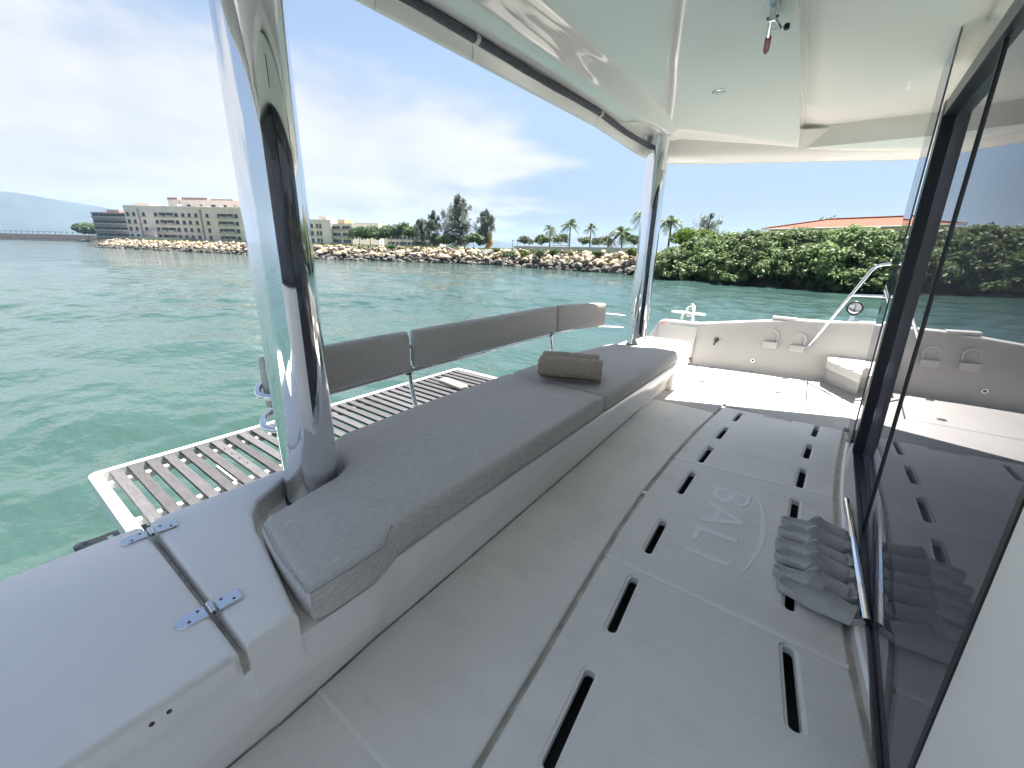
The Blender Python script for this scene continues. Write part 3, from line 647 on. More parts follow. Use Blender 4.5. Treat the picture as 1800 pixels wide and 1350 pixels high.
# rim
half = [(3.4, 1.602, 2.03), (3.6, 1.58, 2.005), (3.78, 1.548, 1.975), (3.90, 1.50, 1.955), (3.98, 1.44, 1.938), (4.03, 1.34, 1.927), (4.075, 1.23, 1.922)] + [(xe(y), y, 1.92) for y in lin(1.1, -1.6, 18)]
path = [(3.96 - a, b, c) for a, b, c in reversed(half)] + [(x, 1.615, 2.05) for x in lin(0.86, 3.1, 14)] + half
P = [Vector(p) for p in path]; prof = [(-0.16, 0.20), (-0.115, 0.09), (-0.088, 0.048), (-0.028, 0.004), (-0.020, 0.0005), (-0.004, 0.0), (0.004, 0.004), (0.012, 0.02), (0.055, 0.20), (0.045, 0.37), (0.0, 0.44)]
vs = []
for i, p in enumerate(P):
    d = (P[min(i + 1, len(P) - 1)] - P[max(i - 1, 0)]); d.z = 0; d.normalize(); nn = Vector((-d.y, d.x, 0))
    for a, b in prof: vs.append(p + nn * a + Vector((0, 0, b)))
n = len(prof); mb = MB(); mb.add(vs, [(i * n + j, (i + 1) * n + j, (i + 1) * n + j + 1, i * n + j + 1) for i in range(len(P) - 1) for j in range(n - 1)])
mb.build('rim', gel, roof, 45)
tp = [(p.x, p.y) for p in P] + [(5.5, -4.2), (-1.54, -4.2)]
rv, fs = cdt(ccw(tp)); mb = MB(); mb.add([(v.x, v.y, 2.43) for v in rv], fs); mb.add([(v.x, v.y, 2.40) for v in rv], [tuple(reversed(f)) for f in fs]); mb.build('roof_top', gel, roof)
# header above the sliding doors
MB().add([(-0.66, -0.262, 1.955), (3.36, -0.262, 1.955), (3.36, -0.330, 2.31), (-0.66, -0.330, 2.31)], [(0, 1, 2, 3)]).build('door_header', gel_roof, roof)
MB().obox((3.362, -0.30, 1.985), (1.28, 0.02, 0.015), (0, -0.10, 0), (0, 0, 0.11)).build('roof_beam', gel_roof, roof, bevel=0.015)
# awning rolled up under the aft rim
aw = empty('rolled_awning', (1.5, 1.505, 2.075)); tag(aw, 'dark rolled-up awning tied under the aft edge of the roof', 'awning')
pts = []
for x in lin(0.30, 3.72, 80):
    pts.append(Vector((x, 1.492 - (0.10 * max(0, (x - 3.0) / 0.75) ** 2), 2.080 + 0.003 * math.sin(x * 5) - 0.075 * max(0, (x - 2.9) / 0.85) ** 1.3)) - aw.location)
MB().tube(pts, [0.0185 + 0.003 * mnoise.noise((p.x * 4, 0, 0)) + 0.002 * mnoise.noise((p.x * 23, 0, 5)) for p in pts], 14).build('canvas', awning, aw, 60)
for x in (0.5, 1.15, 1.7, 2.95):
    c = min(pts, key=lambda p: abs(p.x + aw.location.x - x)); MB().tube([c + Vector((-0.012, 0, 0)), c + Vector((0.012, 0, 0))], 0.0225, 14).build('tie', rope_m, aw, 60)
    MB().tube([c + Vector((0, 0.02, -0.02)), c + Vector((0.004, 0.022, -0.05)), c + Vector((0.0, 0.02, -0.075))], 0.002, 6).build('cord_end', rope_m, aw)
MB().tube([(0.5, 1.520, 2.078), (3.0, 1.520, 2.076)], 0.006, 6).build('bolt_rope_track', gel, roof)
# ceiling spot
sp = empty('ceiling_light', (3.25, 0.832, zceil(3.25, 0.832) - 0.001)); tag(sp, 'small round recessed spotlight in the glossy ceiling', 'light')
MB().lathe([(0.042, 0.004), (0.042, -0.001), (0.038, -0.003), (0.031, -0.002), (0.028, 0.002)], 32).build('bezel', steel2, sp, 40)
MB().lathe([(0.028, -0.001), (0.02, -0.003), (0.0, -0.0035)], 24).build('lens', lamp_glass, sp, 60)
# toggle clamp hanging from the recess wall
tcp = empty('toggle_clamp', (2.36, 0.435, 2.185)); tag(tcp, 'steel toggle clamp with a dark red grip hanging from the ceiling', 'clamp')
MB().obox((-0.10, -0.018, -0.004), (0.12, 0, 0), (0, 0.036, 0), (0, 0, 0.016)).build('base_plate', steel2, tcp, bevel=0.003)
MB().obox((0.0, -0.014, -0.05), (0.012, 0, 0), (0, 0.028, 0), (-0.01, 0, 0.055)).build('bracket', steel2, tcp, bevel=0.003)
MB().tube([(0.0, 0.004, -0.035), (0.06, 0.016, -0.058), (0.10, 0.022, -0.066)], 0.008, 10).build('lever', steel2, tcp, 50)
MB().tube([(0.095, 0.021, -0.064), (0.105, 0.022, -0.066), (0.20, 0.040, -0.080), (0.215, 0.043, -0.082)], [0.009, 0.0125, 0.0125, 0.009], 12).build('grip', red_grip, tcp, 50)
MB().tube([(0.0, -0.004, -0.035), (0.085, -0.012, -0.036), (0.125, -0.014, -0.034)], 0.009, 10).build('arm', steel2, tcp, 50)
MB().tube([(0.125, -0.034, -0.034), (0.125, 0.012, -0.034)], 0.0045, 8).build('plunger', steel2, tcp, 50)
MB().lathe([(0.011, -0.01), (0.012, 0.0), (0.011, 0.01), (0.0, 0.011)], 14, (0.125, -0.040, -0.034)).build('rubber_tip', rubber, tcp, 50)
for xx, yy in ((0.004, -0.016), (0.004, 0.016)): MB().lathe([(0.007, -0.004), (0.007, 0.004), (0, 0.005)], 10, (xx, yy, -0.035)).build('rivet', steel_dk, tcp)
br = empty('ceiling_bracket', (2.40, 0.232, 2.34)); tag(br, 'pale grey rounded bracket under the ceiling beside the clamp', 'bracket')
MB().obox((-0.16, -0.022, -0.055), (0.19, 0, 0.0), (0, 0.044, 0), (0, 0, 0.05)).build('arm', steel2, br, bevel=0.018, seg=3)
MB().lathe([(0.007, -0.058), (0.004, -0.0605), (0, -0.0605)], 10, (0.012, 0, 0)).build('screw', steel_dk, br)

# ================================================================== BOAT: saloon front, doors
sal = empty('saloon_wall'); tag(sal, kind='structure')
def lean(v): return (v[0], v[1] + 0.042 * (v[2] - 0.03) / 1.92, v[2])
def leaning(mb): mb.v = [lean(v) for v in mb.v]; return mb
slab(strip(lambda x: min(-0.345, gr(x) - 0.03), lambda x: gr(x) - 0.012, 0.944, 3.40, 26), -0.11, 0.030, 0.010).build('sill', gel, sal, 40)
leaning(MB().box(-0.66, 0.942, -0.46, -0.3225, -0.1, 0.92)).build('bulkhead', gel, sal, bevel=0.006)
leaning(MB().box(0.86, 0.942, -0.46, -0.3225, 0.921, 2.2)).build('pillar', frame_m, sal, bevel=0.006)
gwin = empty('galley_window', (-0.4, -0.42, 0.92)); tag(gwin, 'wide dark window above the low white wall beside the door', 'window')
o = MB().box(-0.66, 0.859, -0.425, -0.417, 0.95, 1.95).build('pane', tint_glass, gwin); o.location = -gwin.location
o = MB().box(-0.66, 0.859, -0.44, -0.385, 0.921, 0.949).build('sill', frame_m, gwin); o.location = -gwin.location
o = MB().box(-0.66, 0.859, -0.44, -0.385, 1.951, 2.2).build('head', frame_m, gwin); o.location = -gwin.location
mb = MB(); mb.box(-0.6, 3.33, -4.0, -0.47, 0.0, 2.15); mb.f = [tuple(reversed(f)) for f in mb.f if f != (2, 6, 7, 3)]
mb.build('saloon_shell', inner_m, sal)
MB().box(3.335, 3.38, -4.05, -0.39, -0.1, 2.35).build('side_wall', gel, sal); MB().box(-0.70, -0.661, -4.05, -0.39, -0.1, 2.35).build('side_wall', gel, sal)
door = empty('glass_door', (2.2, -0.35, 0.03)); tag(door, 'dark tinted sliding glass door in a black frame', 'door'); D = door.location
def lean(v): return (v[0], v[1] + 0.042 * (v[2] - 0.03) / 1.92, v[2])
def dpart(mbx, name, mt, **k):
    mbx.v = [lean(v) for v in mbx.v]; o = mbx.build(name, mt, door, **k); o.location = -D; return o
dpart(MB().box(3.215, 3.300, -0.3522, -0.300, 0.024, 1.955), 'stile', frame_m)
for yy in (-0.327, -0.314): dpart(MB().box(3.2125, 3.2145, yy - 0.0015, yy + 0.0015, 0.06, 1.90), 'stile_rib', plastic_dk)
def trk(x0, x1, ya, yb_, zz): return MB().add([(x0, ya - 0.012, 0.02), (x0, yb_ - 0.012, 0.02), (x1, yb_, 0.02), (x1, ya, 0.02), (x0, ya - 0.012, zz), (x0, yb_ - 0.012, zz), (x1, yb_, zz), (x1, ya, zz)], [(0, 1, 2, 3), (7, 6, 5, 4), (0, 4, 5, 1), (1, 5, 6, 2), (2, 6, 7, 3), (3, 7, 4, 0)])
for i, (ya, yb_, zz) in enumerate(((-0.311, -0.301, 0.044), (-0.321, -0.312, 0.035), (-0.334, -0.322, 0.041), (-0.351, -0.335, 0.034))):
    dpart(trk(0.95, 3.214, ya, yb_, zz), 'bottom_track', frame_m if i % 2 == 0 else plastic_dk)
dpart(MB().obox((0.95, -0.354, 1.882), (2.264, 0, 0), (0, 0.052, 0), (0, 0, 0.072)), 'head_rail', frame_m, bevel=0.003)
dpart(MB().box(2.24, 3.216, -0.358, -0.352, 0.038, 1.89), 'pane', tint_glass)
dpart(MB().box(0.962, 2.25, -0.331, -0.325, 0.038, 1.89), 'pane', tint_glass)
dpart(MB().box(2.2505, 2.2585, -0.335, -0.318, 0.03, 1.897), 'pane_edge', plastic_dk)
dpart(MB().box(0.9425, 0.9615, -0.338, -0.3205, 0.03, 1.92), 'gasket', rubber)
def qbox(mb, b, t):   # b/t: (x0,x1,y0,y1,z)
    x0, x1, y0, y1, z = b; X0, X1, Y0, Y1, Zt = t
    return mb.add([(x0, y0, z), (x1, y0, z), (x1, y1, z), (x0, y1, z), (X0, Y0, Zt), (X1, Y0, Zt), (X1, Y1, Zt), (X0, Y1, Zt)], [(0, 3, 2, 1), (4, 5, 6, 7), (0, 1, 5, 4), (1, 2, 6, 5), (2, 3, 7, 6), (3, 0, 4, 7)])
gw = empty('glass_wind_guard', (3.5, -0.28, 0.03)); tag(gw, 'narrow clear glass wing standing outside the black door frame', 'glass panel')
o = qbox(MB(), (3.31, 3.74, -0.292, -0.284, 0.005), (3.35, 3.74, -0.250, -0.242, 2.36)).build('pane', clear_glass, gw); o.location = -gw.location
o = qbox(MB(), (3.7403, 3.744, -0.292, -0.284, 0.005), (3.7403, 3.744, -0.250, -0.242, 2.36)).build('edge', mat('glass_edge', (0.80, 0.88, 0.85), 0.3, var=0.05), gw); o.location = -gw.location
# low grab bar on the sill
gb = empty('grab_bar', (2.02, -0.277, 0.03)); tag(gb, 'polished steel half-round bar on the white sill beside the slippers', 'bar')
a, b = Vector((2.47, -0.262, 0.048)) - gb.location, Vector((1.595, -0.309, 0.048)) - gb.location
MB().tube([a, a + (b - a) * 0.004, b - (b - a) * 0.004, b], [0.013, 0.016, 0.016, 0.015], 20).build('tube', steel, gb, 60)
for t_ in (0.02, 0.5, 0.985): MB().obox(a + (b - a) * t_ + Vector((-0.012, -0.009, -0.018)), (0.024, 0, 0), (0, 0.018, 0), (0, 0, 0.012)).build('foot', steel2, gb)
MB().tube([b, b + (b - a).normalized() * 0.004], 0.0125, 16).build('end_plug', rubber, gb, 50)

# ------------------------------------------------------------------ slippers
def slipper_parts():
    n = 40; sole = []
    for i in range(n):
        t = 2 * math.pi * i / n; c, s = math.cos(t), math.sin(t)
        u = 0.135 - 0.135 * c                       # 0 heel .. 0.27 toe
        w = 0.038 + 0.014 * math.sin(max(0, min(1, (u - 0.05) / 0.2)) * math.pi * 0.62)
        sole.append((u, math.copysign(abs(s) ** 0.72, s) * w + (0.006 if u > 0.15 else 0) * math.sin(u * 9)))
    sole = ccw(sole); mb = MB()
    def zt_(u): return 0.030 + 0.010 * max(0, (0.10 - u) / 0.10) ** 1.5 + 0.006 * max(0, (u - 0.2) / 0.07)
    loops = [(inset(sole, 0.006), lambda u: 0.001), (sole, lambda u: 0.007), (inset(sole, -0.002), lambda u: zt_(u) - 0.006), (inset(sole, 0.002), lambda u: zt_(u)), (inset(sole, 0.006), lambda u: zt_(u)), (inset(sole, 0.011), lambda u: zt_(u) - 0.006), (inset(sole, 0.020), lambda u: zt_(u) - 0.010)]
    for (a, fa), (b, fb) in zip(loops, loops[1:]):
        mb.add([(p[0], p[1], fa(p[0])) for p in a] + [(p[0], p[1], fb(p[0])) for p in b], [(i, (i + 1) % n, n + (i + 1) % n, n + i) for i in range(n)])
    rv, fs = cdt(loops[-1][0]); mb.add([(v.x, v.y, zt_(v.x) - 0.010) for v in rv], fs)
    bm_rv, bfs = cdt(loops[0][0]); mb.add([(v.x, v.y, 0.001) for v in bm_rv], [tuple(reversed(f)) for f in bfs])
    me = mb.mesh(); bm = bmesh.new(); bm.from_mesh(me); bmesh.ops.remove_doubles(bm, verts=bm.verts, dist=1e-5); bm.to_mesh(me); bm.free(); me.materials.append(slip_m)
    me.polygons.foreach_set('use_smooth', [True] * len(me.polygons)); me.set_sharp_from_angle(angle=R(50))
    st = MB(); K = 16; U = 9; grid = {}
    for sd in (0, 1):
        for iu in range(U):
            f = iu / (U - 1)
            for k_ in range(K + 1):
                a = math.pi * k_ / K; c, s = math.cos(a), math.sin(a)
                u = 0.098 + 0.128 * f + 0.042 * s * (1 - f) ** 2 + 0.010 * f * s
                hw = 0.0525 - 0.004 * f; hg = (0.080 - 0.034 * f) + 0.004 * (1 - f) ** 6
                off = -0.007 * sd; grid[(sd, iu, k_)] = len(st.v)
                st.v.append((u, c * (hw + off), 0.010 + (abs(s) ** 0.75) * (hg - 0.010 + off) ))
    g = lambda *q: grid[q]
    for iu in range(U - 1):
        for k_ in range(K):
            st.f.append((g(0, iu, k_), g(0, iu, k_ + 1), g(0, iu + 1, k_ + 1), g(0, iu + 1, k_))); st.f.append((g(1, iu, k_), g(1, iu + 1, k_), g(1, iu + 1, k_ + 1), g(1, iu, k_ + 1)))
    for k_ in range(K):
        st.f.append((g(0, 0, k_), g(1, 0, k_), g(1, 0, k_ + 1), g(0, 0, k_ + 1))); st.f.append((g(0, U - 1, k_), g(0, U - 1, k_ + 1), g(1, U - 1, k_ + 1), g(1, U - 1, k_)))
    ms = st.mesh(); ms.materials.append(slip_m); ms.polygons.foreach_set('use_smooth', [True] * len(ms.polygons)); ms.set_sharp_from_angle(angle=R(55))
    return me, ms
sole_me, strap_me = slipper_parts()
SLP = [(2.118, -0.022, -86), (2.022, -0.018, -85), (1.912, -0.020, -87), (1.826, -0.026, -86), (1.722, -0.030, -90), (1.648, -0.052, -99)]
ords = ['farthest of the six grey slippers, beside the lettering', 'second grey slipper from the far end of the row', 'third grey slipper from the far end of the row', 'fourth grey slipper from the far end of the row', 'grey slipper second from the near end of the row', 'nearest of the six grey slippers, turned slightly outwards']
for i, (x, y, a) in enumerate(SLP):
    t = empty('slipper', (x, y, 0.0005), R(a)); tag(t, ords[i], 'slipper', 'grey slippers in a row by the door')
    for nm, me in (('sole', sole_me), ('strap', strap_me)):
        o = bpy.data.objects.new(nm, me); COL.objects.link(o); o.parent = t
    t.scale = (1, 0.92, 1) if i % 2 else (1, -0.92, 1)
    if y - 0.27 < gr(x) - 0.01: t.rotation_euler = (0, R(-4), R(a))

# ================================================================== BOAT: port bulwark and fittings
bw = empty('bulwark'); tag(bw, kind='structure')
ST = [(1.80, 4.90, 0.02), (1.70, 4.92, 0.17), (1.62, 4.93, 0.33), (1.57, 4.935, 0.43), (1.53, 4.94, 0.448), (1.14, 4.962, 0.452), (0.49, 5.10, 0.540), (0.20, 5.15, 0.574), (-0.04, 5.19, 0.578), (-0.34, 5.26, 0.600), (-1.0, 5.36, 0.63), (-3.0, 5.55, 0.70)]
FL = 0.07
mb = MB(); prof_n = 0; vs = []
for (y, xb_, zt_) in ST:
    k = zt_ / 0.5
    pr = [(xb_ - 0.012, -0.004), (xb_ + 0.004, 0.012), (xb_ + FL * k * 0.97, zt_ - 0.012), (xb_ + FL * k * 0.97 + 0.008, zt_), (xb_ + FL * k + 0.11, zt_ + 0.004), (xb_ + FL * k + 0.125, zt_ - 0.01), (xb_ + 0.30, -0.3), (xb_ + 0.22, -0.75)]
    prof_n = len(pr); vs += [(p[0], y, p[1]) for p in pr]
n = prof_n; mb.add(vs, [(i * n + j, (i + 1) * n + j, (i + 1) * n + j + 1, i * n + j + 1) for i in range(len(ST) - 1) for j in range(n - 1)])
mb.add([vs[j] for j in range(n)], [tuple(range(n))])
mb.build('side_panel', gel_sun_dimmed, bw, 35)
def bwx(y, z):
    xb_ = interp(sorted([(s[0], s[1]) for s in ST]), y); return xb_ + FL * z / 0.5
MB().obox((4.93, 1.555, 0.012), (0.0, -0.42, 0), (FL * 0.80, 0, 0.40), (0.006, 0, -0.001)).build('inset_panel', gel_sun_dimmed, bw, bevel=0.002)
MB().box(bwx(0.3, 0.57), bwx(0.3, 0.57) + 0.12, 0.24, 0.46, 0.562, 0.585).build('top_pad', gel_sun_dimmed, bw, bevel=0.008)
# corner seat
seat = block([(5.22, -0.085), (5.0, -0.092), (4.58, -0.33), (4.60, -0.60), (5.4, -0.60), (5.4, -0.085)], 0.17, 0.25, 0.012, 'corner_seat', None, gel_sun_dimmed)
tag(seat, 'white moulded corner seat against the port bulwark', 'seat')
block([(5.30, -0.10), (5.19, -0.105), (4.80, -0.355), (4.80, -0.60), (5.4, -0.60), (5.4, -0.10)], -0.005, 0.172, 0.005, 'seat_riser', seat, gel_sun_dimmed)
# moulded arched steps
def arch(yc, zc_, label):
    x0 = bwx(yc, zc_); t = empty('moulded_step', (x0, yc, zc_)); tag(t, label, 'step', 'moulded steps on the bulwark')
    sl = FL / 0.5
    def pt(u, v, d): return (sl * v - d, -u, v)
    out = [(0.058, -0.03)] + [(0.062 * math.cos(R(a)), 0.03 + 0.062 * math.sin(R(a))) for a in range(0, 181, 15)] + [(-0.058, -0.03)]
    inn = [(0.045, -0.03)] + [(0.047 * math.cos(R(a)), 0.03 + 0.047 * math.sin(R(a))) for a in range(0, 181, 15)] + [(-0.045, -0.03)]
    m_ = len(out); mb = MB(); mb.add([pt(*p, -0.002) for p in out] + [pt(*p, 0.012) for p in out] + [pt(*p, 0.010) for p in inn] + [pt(*p, -0.002) for p in inn], [(r_ * m_ + i, r_ * m_ + i + 1, r_ * m_ + m_ + i + 1, r_ * m_ + m_ + i) for r_ in range(3) for i in range(m_ - 1)])
    mb.build('arch', gel_sun_dimmed, t, 50)
    MB().obox(pt(-0.066, -0.095, -0.004), Vector(pt(0.066, -0.095, -0.004)) - Vector(pt(-0.066, -0.095, -0.004)), Vector(pt(-0.066, -0.03, -0.004)) - Vector(pt(-0.066, -0.095, -0.004)), (-0.042, 0, 0)).build('tread', gel_sun_dimmed, t, bevel=0.008)
arch(0.422, 0.365, 'moulded white arched step farther from the handrail')
arch(0.180, 0.355, 'moulded white arched step just beside the handrail foot')
def latch(y, z, label, tail=0.05):
    x0 = bwx(y, z); t = empty('latch', (x0 - 0.006, y, z)); tag(t, label, 'latch', 'black latches')
    mb = MB(); mb.tube([(0.006, 0, 0), (-0.012, 0, 0)], 0.024, 20); mb.build('knob', plastic_dk, t, 50)
    MB().tube([(-0.008, 0, -0.01), (-0.010, 0.012, -0.03), (-0.006, 0.018, -0.012 - tail)], [0.010, 0.009, 0.006], 10).build('tail', plastic_dk, t, 60)
latch(0.925, 0.295, 'black keyhole-shaped latch on the port bulwark')
t = empty('drain_fitting', (bwx(0.545, 0.115) - 0.004, 0.545, 0.115)); tag(t, 'small round steel drain low on the port bulwark', 'drain')
MB().tube([(0.006, 0, 0), (-0.004, 0, 0)], 0.022, 18).build('flange', steel2, t, 50); MB().tube([(-0.003, 0, 0), (-0.006, 0, 0)], 0.013, 14).build('insert', steel_dk, t, 50)
t = empty('seat_end_latch', (4.36, 1.012, 0.20)); tag(t, 'tiny black catch on the far end of the bench base', 'catch')
MB().tube([(0, -0.012, 0.0), (0, 0.014, 0.0)], 0.014, 12).build('knob', plastic_dk, t, 50)
MB().tube([(0, -0.008, -0.01), (0.004, -0.012, -0.035)], 0.006, 8).build('tail', plastic_dk, t, 50)
# cleat, rail, ropes
cl = empty('mooring_cleat', (5.17, 1.30, 0.452)); tag(cl, 'white mooring cleat on top of the port bulwark', 'cleat')
MB().tube([(0.01, -0.19, 0.085), (0.01, -0.10, 0.087), (0.01, 0.10, 0.087), (0.01, 0.19, 0.085)], [0.011, 0.016, 0.016, 0.011], 12).build('horn', white_al, cl, 50)
for s in (-1, 1): MB().tube([(0.01, s * 0.055, 0.08), (0.01, s * 0.065, 0.0)], [0.014, 0.020], 12).build('leg', white_al, cl, 50)
rp = empty('white_rope', (5.15, 1.28, 0.53)); tag(rp, 'white rope looped over the cleat and hanging inboard', 'rope')
pts = [(0.03 + 0.03 * math.cos(a * 1.0), 0.045 * math.sin(a), 0.012 + 0.045 * math.cos(a) + 0.004 * a) for a in np.linspace(0, 4 * math.pi, 40)]
pts += [(-0.02, -0.05, 0.0), (-0.10, -0.055, -0.10), (-0.14, -0.05, -0.22), (-0.20, -0.045, -0.40), (-0.215, -0.04, -0.50)]
MB().tube(smooth_path(pts, 3), 0.0075, 8).build('line', rope_m, rp, 60)
rl = empty('bulwark_rail', (5.02, 1.30, 0.385)); tag(rl, 'short white grab rail inside the aft end of the bulwark', 'rail')
MB().tube([(0.06, 0.20, -0.0), (0.01, 0.20, 0.0), (0.0, 0.18, 0.0), (0.0, -0.14, -0.012), (0.01, -0.16, -0.012), (0.06, -0.16, -0.012)], 0.011, 12).build('tube', white_al, rl, 60)
orp = empty('orange_rope', (4.99, 1.52, 0.36)); tag(orp, 'small coil of orange rope hung at the aft end of the bulwark', 'rope')
for i in range(3):
    MB().tube([(0.01 * i, 0.022 * math.sin(a) + 0.01 * (i - 1), 0.062 * math.cos(a)) for a in np.linspace(0, 2 * math.pi, 24)], 0.006, 8).build('coil', rope_r, orp, 60)
MB().box(-0.02, 0.05, -0.035, 0.035, -0.115, -0.07).build('holder', steel2, orp, bevel=0.004)
# steel handrail
hr = empty('handrail', (4.95, -0.1, 0.38)); tag(hr, 'bent stainless handrail rising over the port corner seat', 'handrail'); H = hr.location
def atx(px, py_, X): v = ray(px, py_); return EYE + v * (X / v.x)
X0 = bwx(0.083, 0.335)
pth = [atx(1423, 607, X0), atx(1460, 562.5, 5.16), atx(1497, 517.5, 5.10), atx(1524, 485, 5.055)] + smooth_path([atx(1530, 477.5, 5.045), atx(1538, 470.5, 5.035), atx(1550, 465.5, 5.02), atx(1575, 463.5, 5.0)], 5) + [atx(1640, 463, 4.95), atx(1760, 463, 4.9)]
MB().tube([p - H for p in pth], 0.0135, 14).build('tube', steel, hr, 60)
MB().tube([atx(1497, 519, 5.10) - H, atx(1560, 521, 5.02) - H, atx(1640, 522, 4.96) - H, atx(1760, 524, 4.9) - H], 0.0115, 12).build('crossbar', steel, hr, 60)
q = pth[0] - H; MB().tube([q + Vector((0.012, 0, 0)), q + Vector((-0.010, 0.0, 0))], 0.026, 16).build('base_flange', steel2, hr, 50)
# round lamp on the bulwark
lm = empty('deck_lamp', (5.46, -0.205, 0.585)); tag(lm, 'round black-rimmed lamp on a short stand above the bulwark', 'lamp')
MB().tube([(0, 0, 0), (0, 0, 0.05)], [0.03, 0.022], 16).build('stand', steel, lm, 50)
MB().tube([(-0.03, 0.0, 0.135), (-0.024, 0, 0.135), (0.03, 0, 0.135), (0.045, 0, 0.135)], [0.066, 0.070, 0.068, 0.03], 28).build('housing', plastic_dk, lm, 50)
MB().tube([(-0.034, 0.0, 0.135), (-0.030, 0, 0.135)], [0.040, 0.052], 24).build('reflector', steel, lm, 50)
# hull bodies below the deck
hulls = empty('hull'); tag(hulls, kind='structure')
MB().box(3.9, 5.25, -6, 1.6, -0.9, -0.13).build('hull_body', gel, hulls, bevel=0.03); MB().box(-2.4, 0.15, -6, 1.5, -0.9, -0.17).build('hull_body', gel, hulls, bevel=0.03)
MB().box(0.16, 3.89, -6, 1.45, -0.42, -0.17).build('bridge_deck', gel, hulls)

# ================================================================== WATER
def make_water():
    az = np.concatenate([np.linspace(-60, -12, 24, endpoint=False), np.linspace(-12, 104, 760, endpoint=False), np.linspace(104, 300, 50)])
    az = np.radians(az); hh = EYE.z - WATER
    dep = np.concatenate([np.linspace(62, 8, 250, endpoint=False), np.linspace(8, 0.6, 190, endpoint=False), np.geomspace(0.6, 0.031, 40)])
    r = hh / np.tan(np.radians(dep)); r[0] = 0.4
    Rr, Aa = np.meshgrid(r, az, indexing='ij'); X = Rr * np.cos(Aa); Y = Rr * np.sin(Aa)
    dr = np.gradient(r); sp = np.maximum(np.abs(dr)[:, None] * np.ones_like(Rr), 0.0027 * Rr)
    Zz = np.zeros_like(X); Xd = np.zeros_like(X); Yd = np.zeros_like(X); rng = np.random.default_rng(3)
    for i in range(72):
        lam = 0.22 * (5.2 / 0.22) ** (i / 71.0) * rng.uniform(0.85, 1.15); th = math.radians(205) + rng.normal(0, 0.62); k = 2 * math.pi / lam
        amp = 0.0048 * lam ** 0.72 * rng.uniform(0.6, 1.3); ph = rng.uniform(0, 6.28)
        att = np.clip((lam / sp - 2.5) / 4.0, 0, 1)
        # patches of calmer and rougher water
        a = k * (X * math.cos(th) + Y * math.sin(th)) + ph + 0.9 * np.sin(X * 0.21 + i) * np.sin(Y * 0.17 + 2 * i)
        env = 0.75 + 0.35 * np.sin(X * 0.13 + Y * 0.05 + i * 0.7) * np.sin(Y * 0.11 - X * 0.04 + i)
        Zz += att * env * amp * np.sin(a)
        Xd -= att * env * amp * 0.7 * math.cos(th) * np.cos(a) * -1; Yd -= att * env * amp * 0.7 * math.sin(th) * np.cos(a) * -1
    X2 = X + Xd; Y2 = Y + Yd
    nr, na = X.shape; co = np.stack([X2, Y2, WATER + Zz], -1).reshape(-1, 3)
    idx = np.arange(nr * na).reshape(nr, na); q = np.stack([idx[:-1, :-1], idx[1:, :-1], idx[1:, 1:], idx[:-1, 1:]], -1).reshape(-1, 4)
    return fast_mesh(co, q)
def fast_mesh(co, q, smooth=True):
    me = bpy.data.meshes.new('mesh'); nq, k = q.shape
    me.vertices.add(len(co)); me.vertices.foreach_set('co', np.ascontiguousarray(co, dtype=np.float32).ravel())
    me.loops.add(nq * k); me.loops.foreach_set('vertex_index', np.ascontiguousarray(q, dtype=np.int32).ravel())
    me.polygons.add(nq); me.polygons.foreach_set('loop_start', np.arange(0, nq * k, k, dtype=np.int32)); me.polygons.foreach_set('loop_total', np.full(nq, k, dtype=np.int32))
    me.polygons.foreach_set('use_smooth', np.full(nq, smooth)); me.update(calc_edges=True); return me
wm = bpy.data.materials.new('sea_water'); wm.use_nodes = True; t = wm.node_tree; p = t.nodes['Principled BSDF']
p.inputs['Base Color'].default_value = (0.010, 0.085, 0.078, 1); p.inputs['Roughness'].default_value = 0.06; p.inputs['IOR'].default_value = 1.333
tcn = t.nodes.new('ShaderNodeTexCoord')
def wnoise(scale, detail, stretch, rz):
    mp = t.nodes.new('ShaderNodeMapping'); mp.inputs['Scale'].default_value = stretch; mp.inputs['Rotation'].default_value = (0, 0, rz)
    t.links.new(tcn.outputs['Object'], mp.inputs[0]); nn = t.nodes.new('ShaderNodeTexNoise'); nn.inputs['Scale'].default_value = scale; nn.inputs['Detail'].default_value = detail
    t.links.new(mp.outputs[0], nn.inputs['Vector']); return nn.outputs[0]
b1 = t.nodes.new('ShaderNodeBump'); b1.inputs['Strength'].default_value = 0.8; b1.inputs['Distance'].default_value = 0.05
t.links.new(wnoise(5.5, 3, (1.0, 0.55, 1), R(25)), b1.inputs['Height'])
b2 = t.nodes.new('ShaderNodeBump'); b2.inputs['Strength'].default_value = 0.7; b2.inputs['Distance'].default_value = 0.22
def mathw(op, a, b):
    n_ = t.nodes.new('ShaderNodeMath'); n_.operation = op
    for i_, v_ in enumerate((a, b)):
        if isinstance(v_, (int, float)): n_.inputs[i_].default_value = v_
        else: t.links.new(v_, n_.inputs[i_])
    return n_.outputs[0]
pr_ = t.nodes.new('ShaderNodeMapRange'); pr_.interpolation_type = 'SMOOTHSTEP'; pr_.inputs[1].default_value = 0.40; pr_.inputs[2].default_value = 0.62; pr_.inputs[3].default_value = 0.35; pr_.inputs[4].default_value = 1.35; t.links.new(wnoise(0.09, 3, (1.0, 0.4, 1), R(20)), pr_.inputs[0])
t.links.new(mathw('MULTIPLY', wnoise(1.3, 4, (1.0, 0.5, 1), R(25)), pr_.outputs[0]), b2.inputs['Height']); t.links.new(b1.outputs[0], b2.inputs['Normal'])
t.links.new(b2.outputs[0], p.inputs['Normal'])
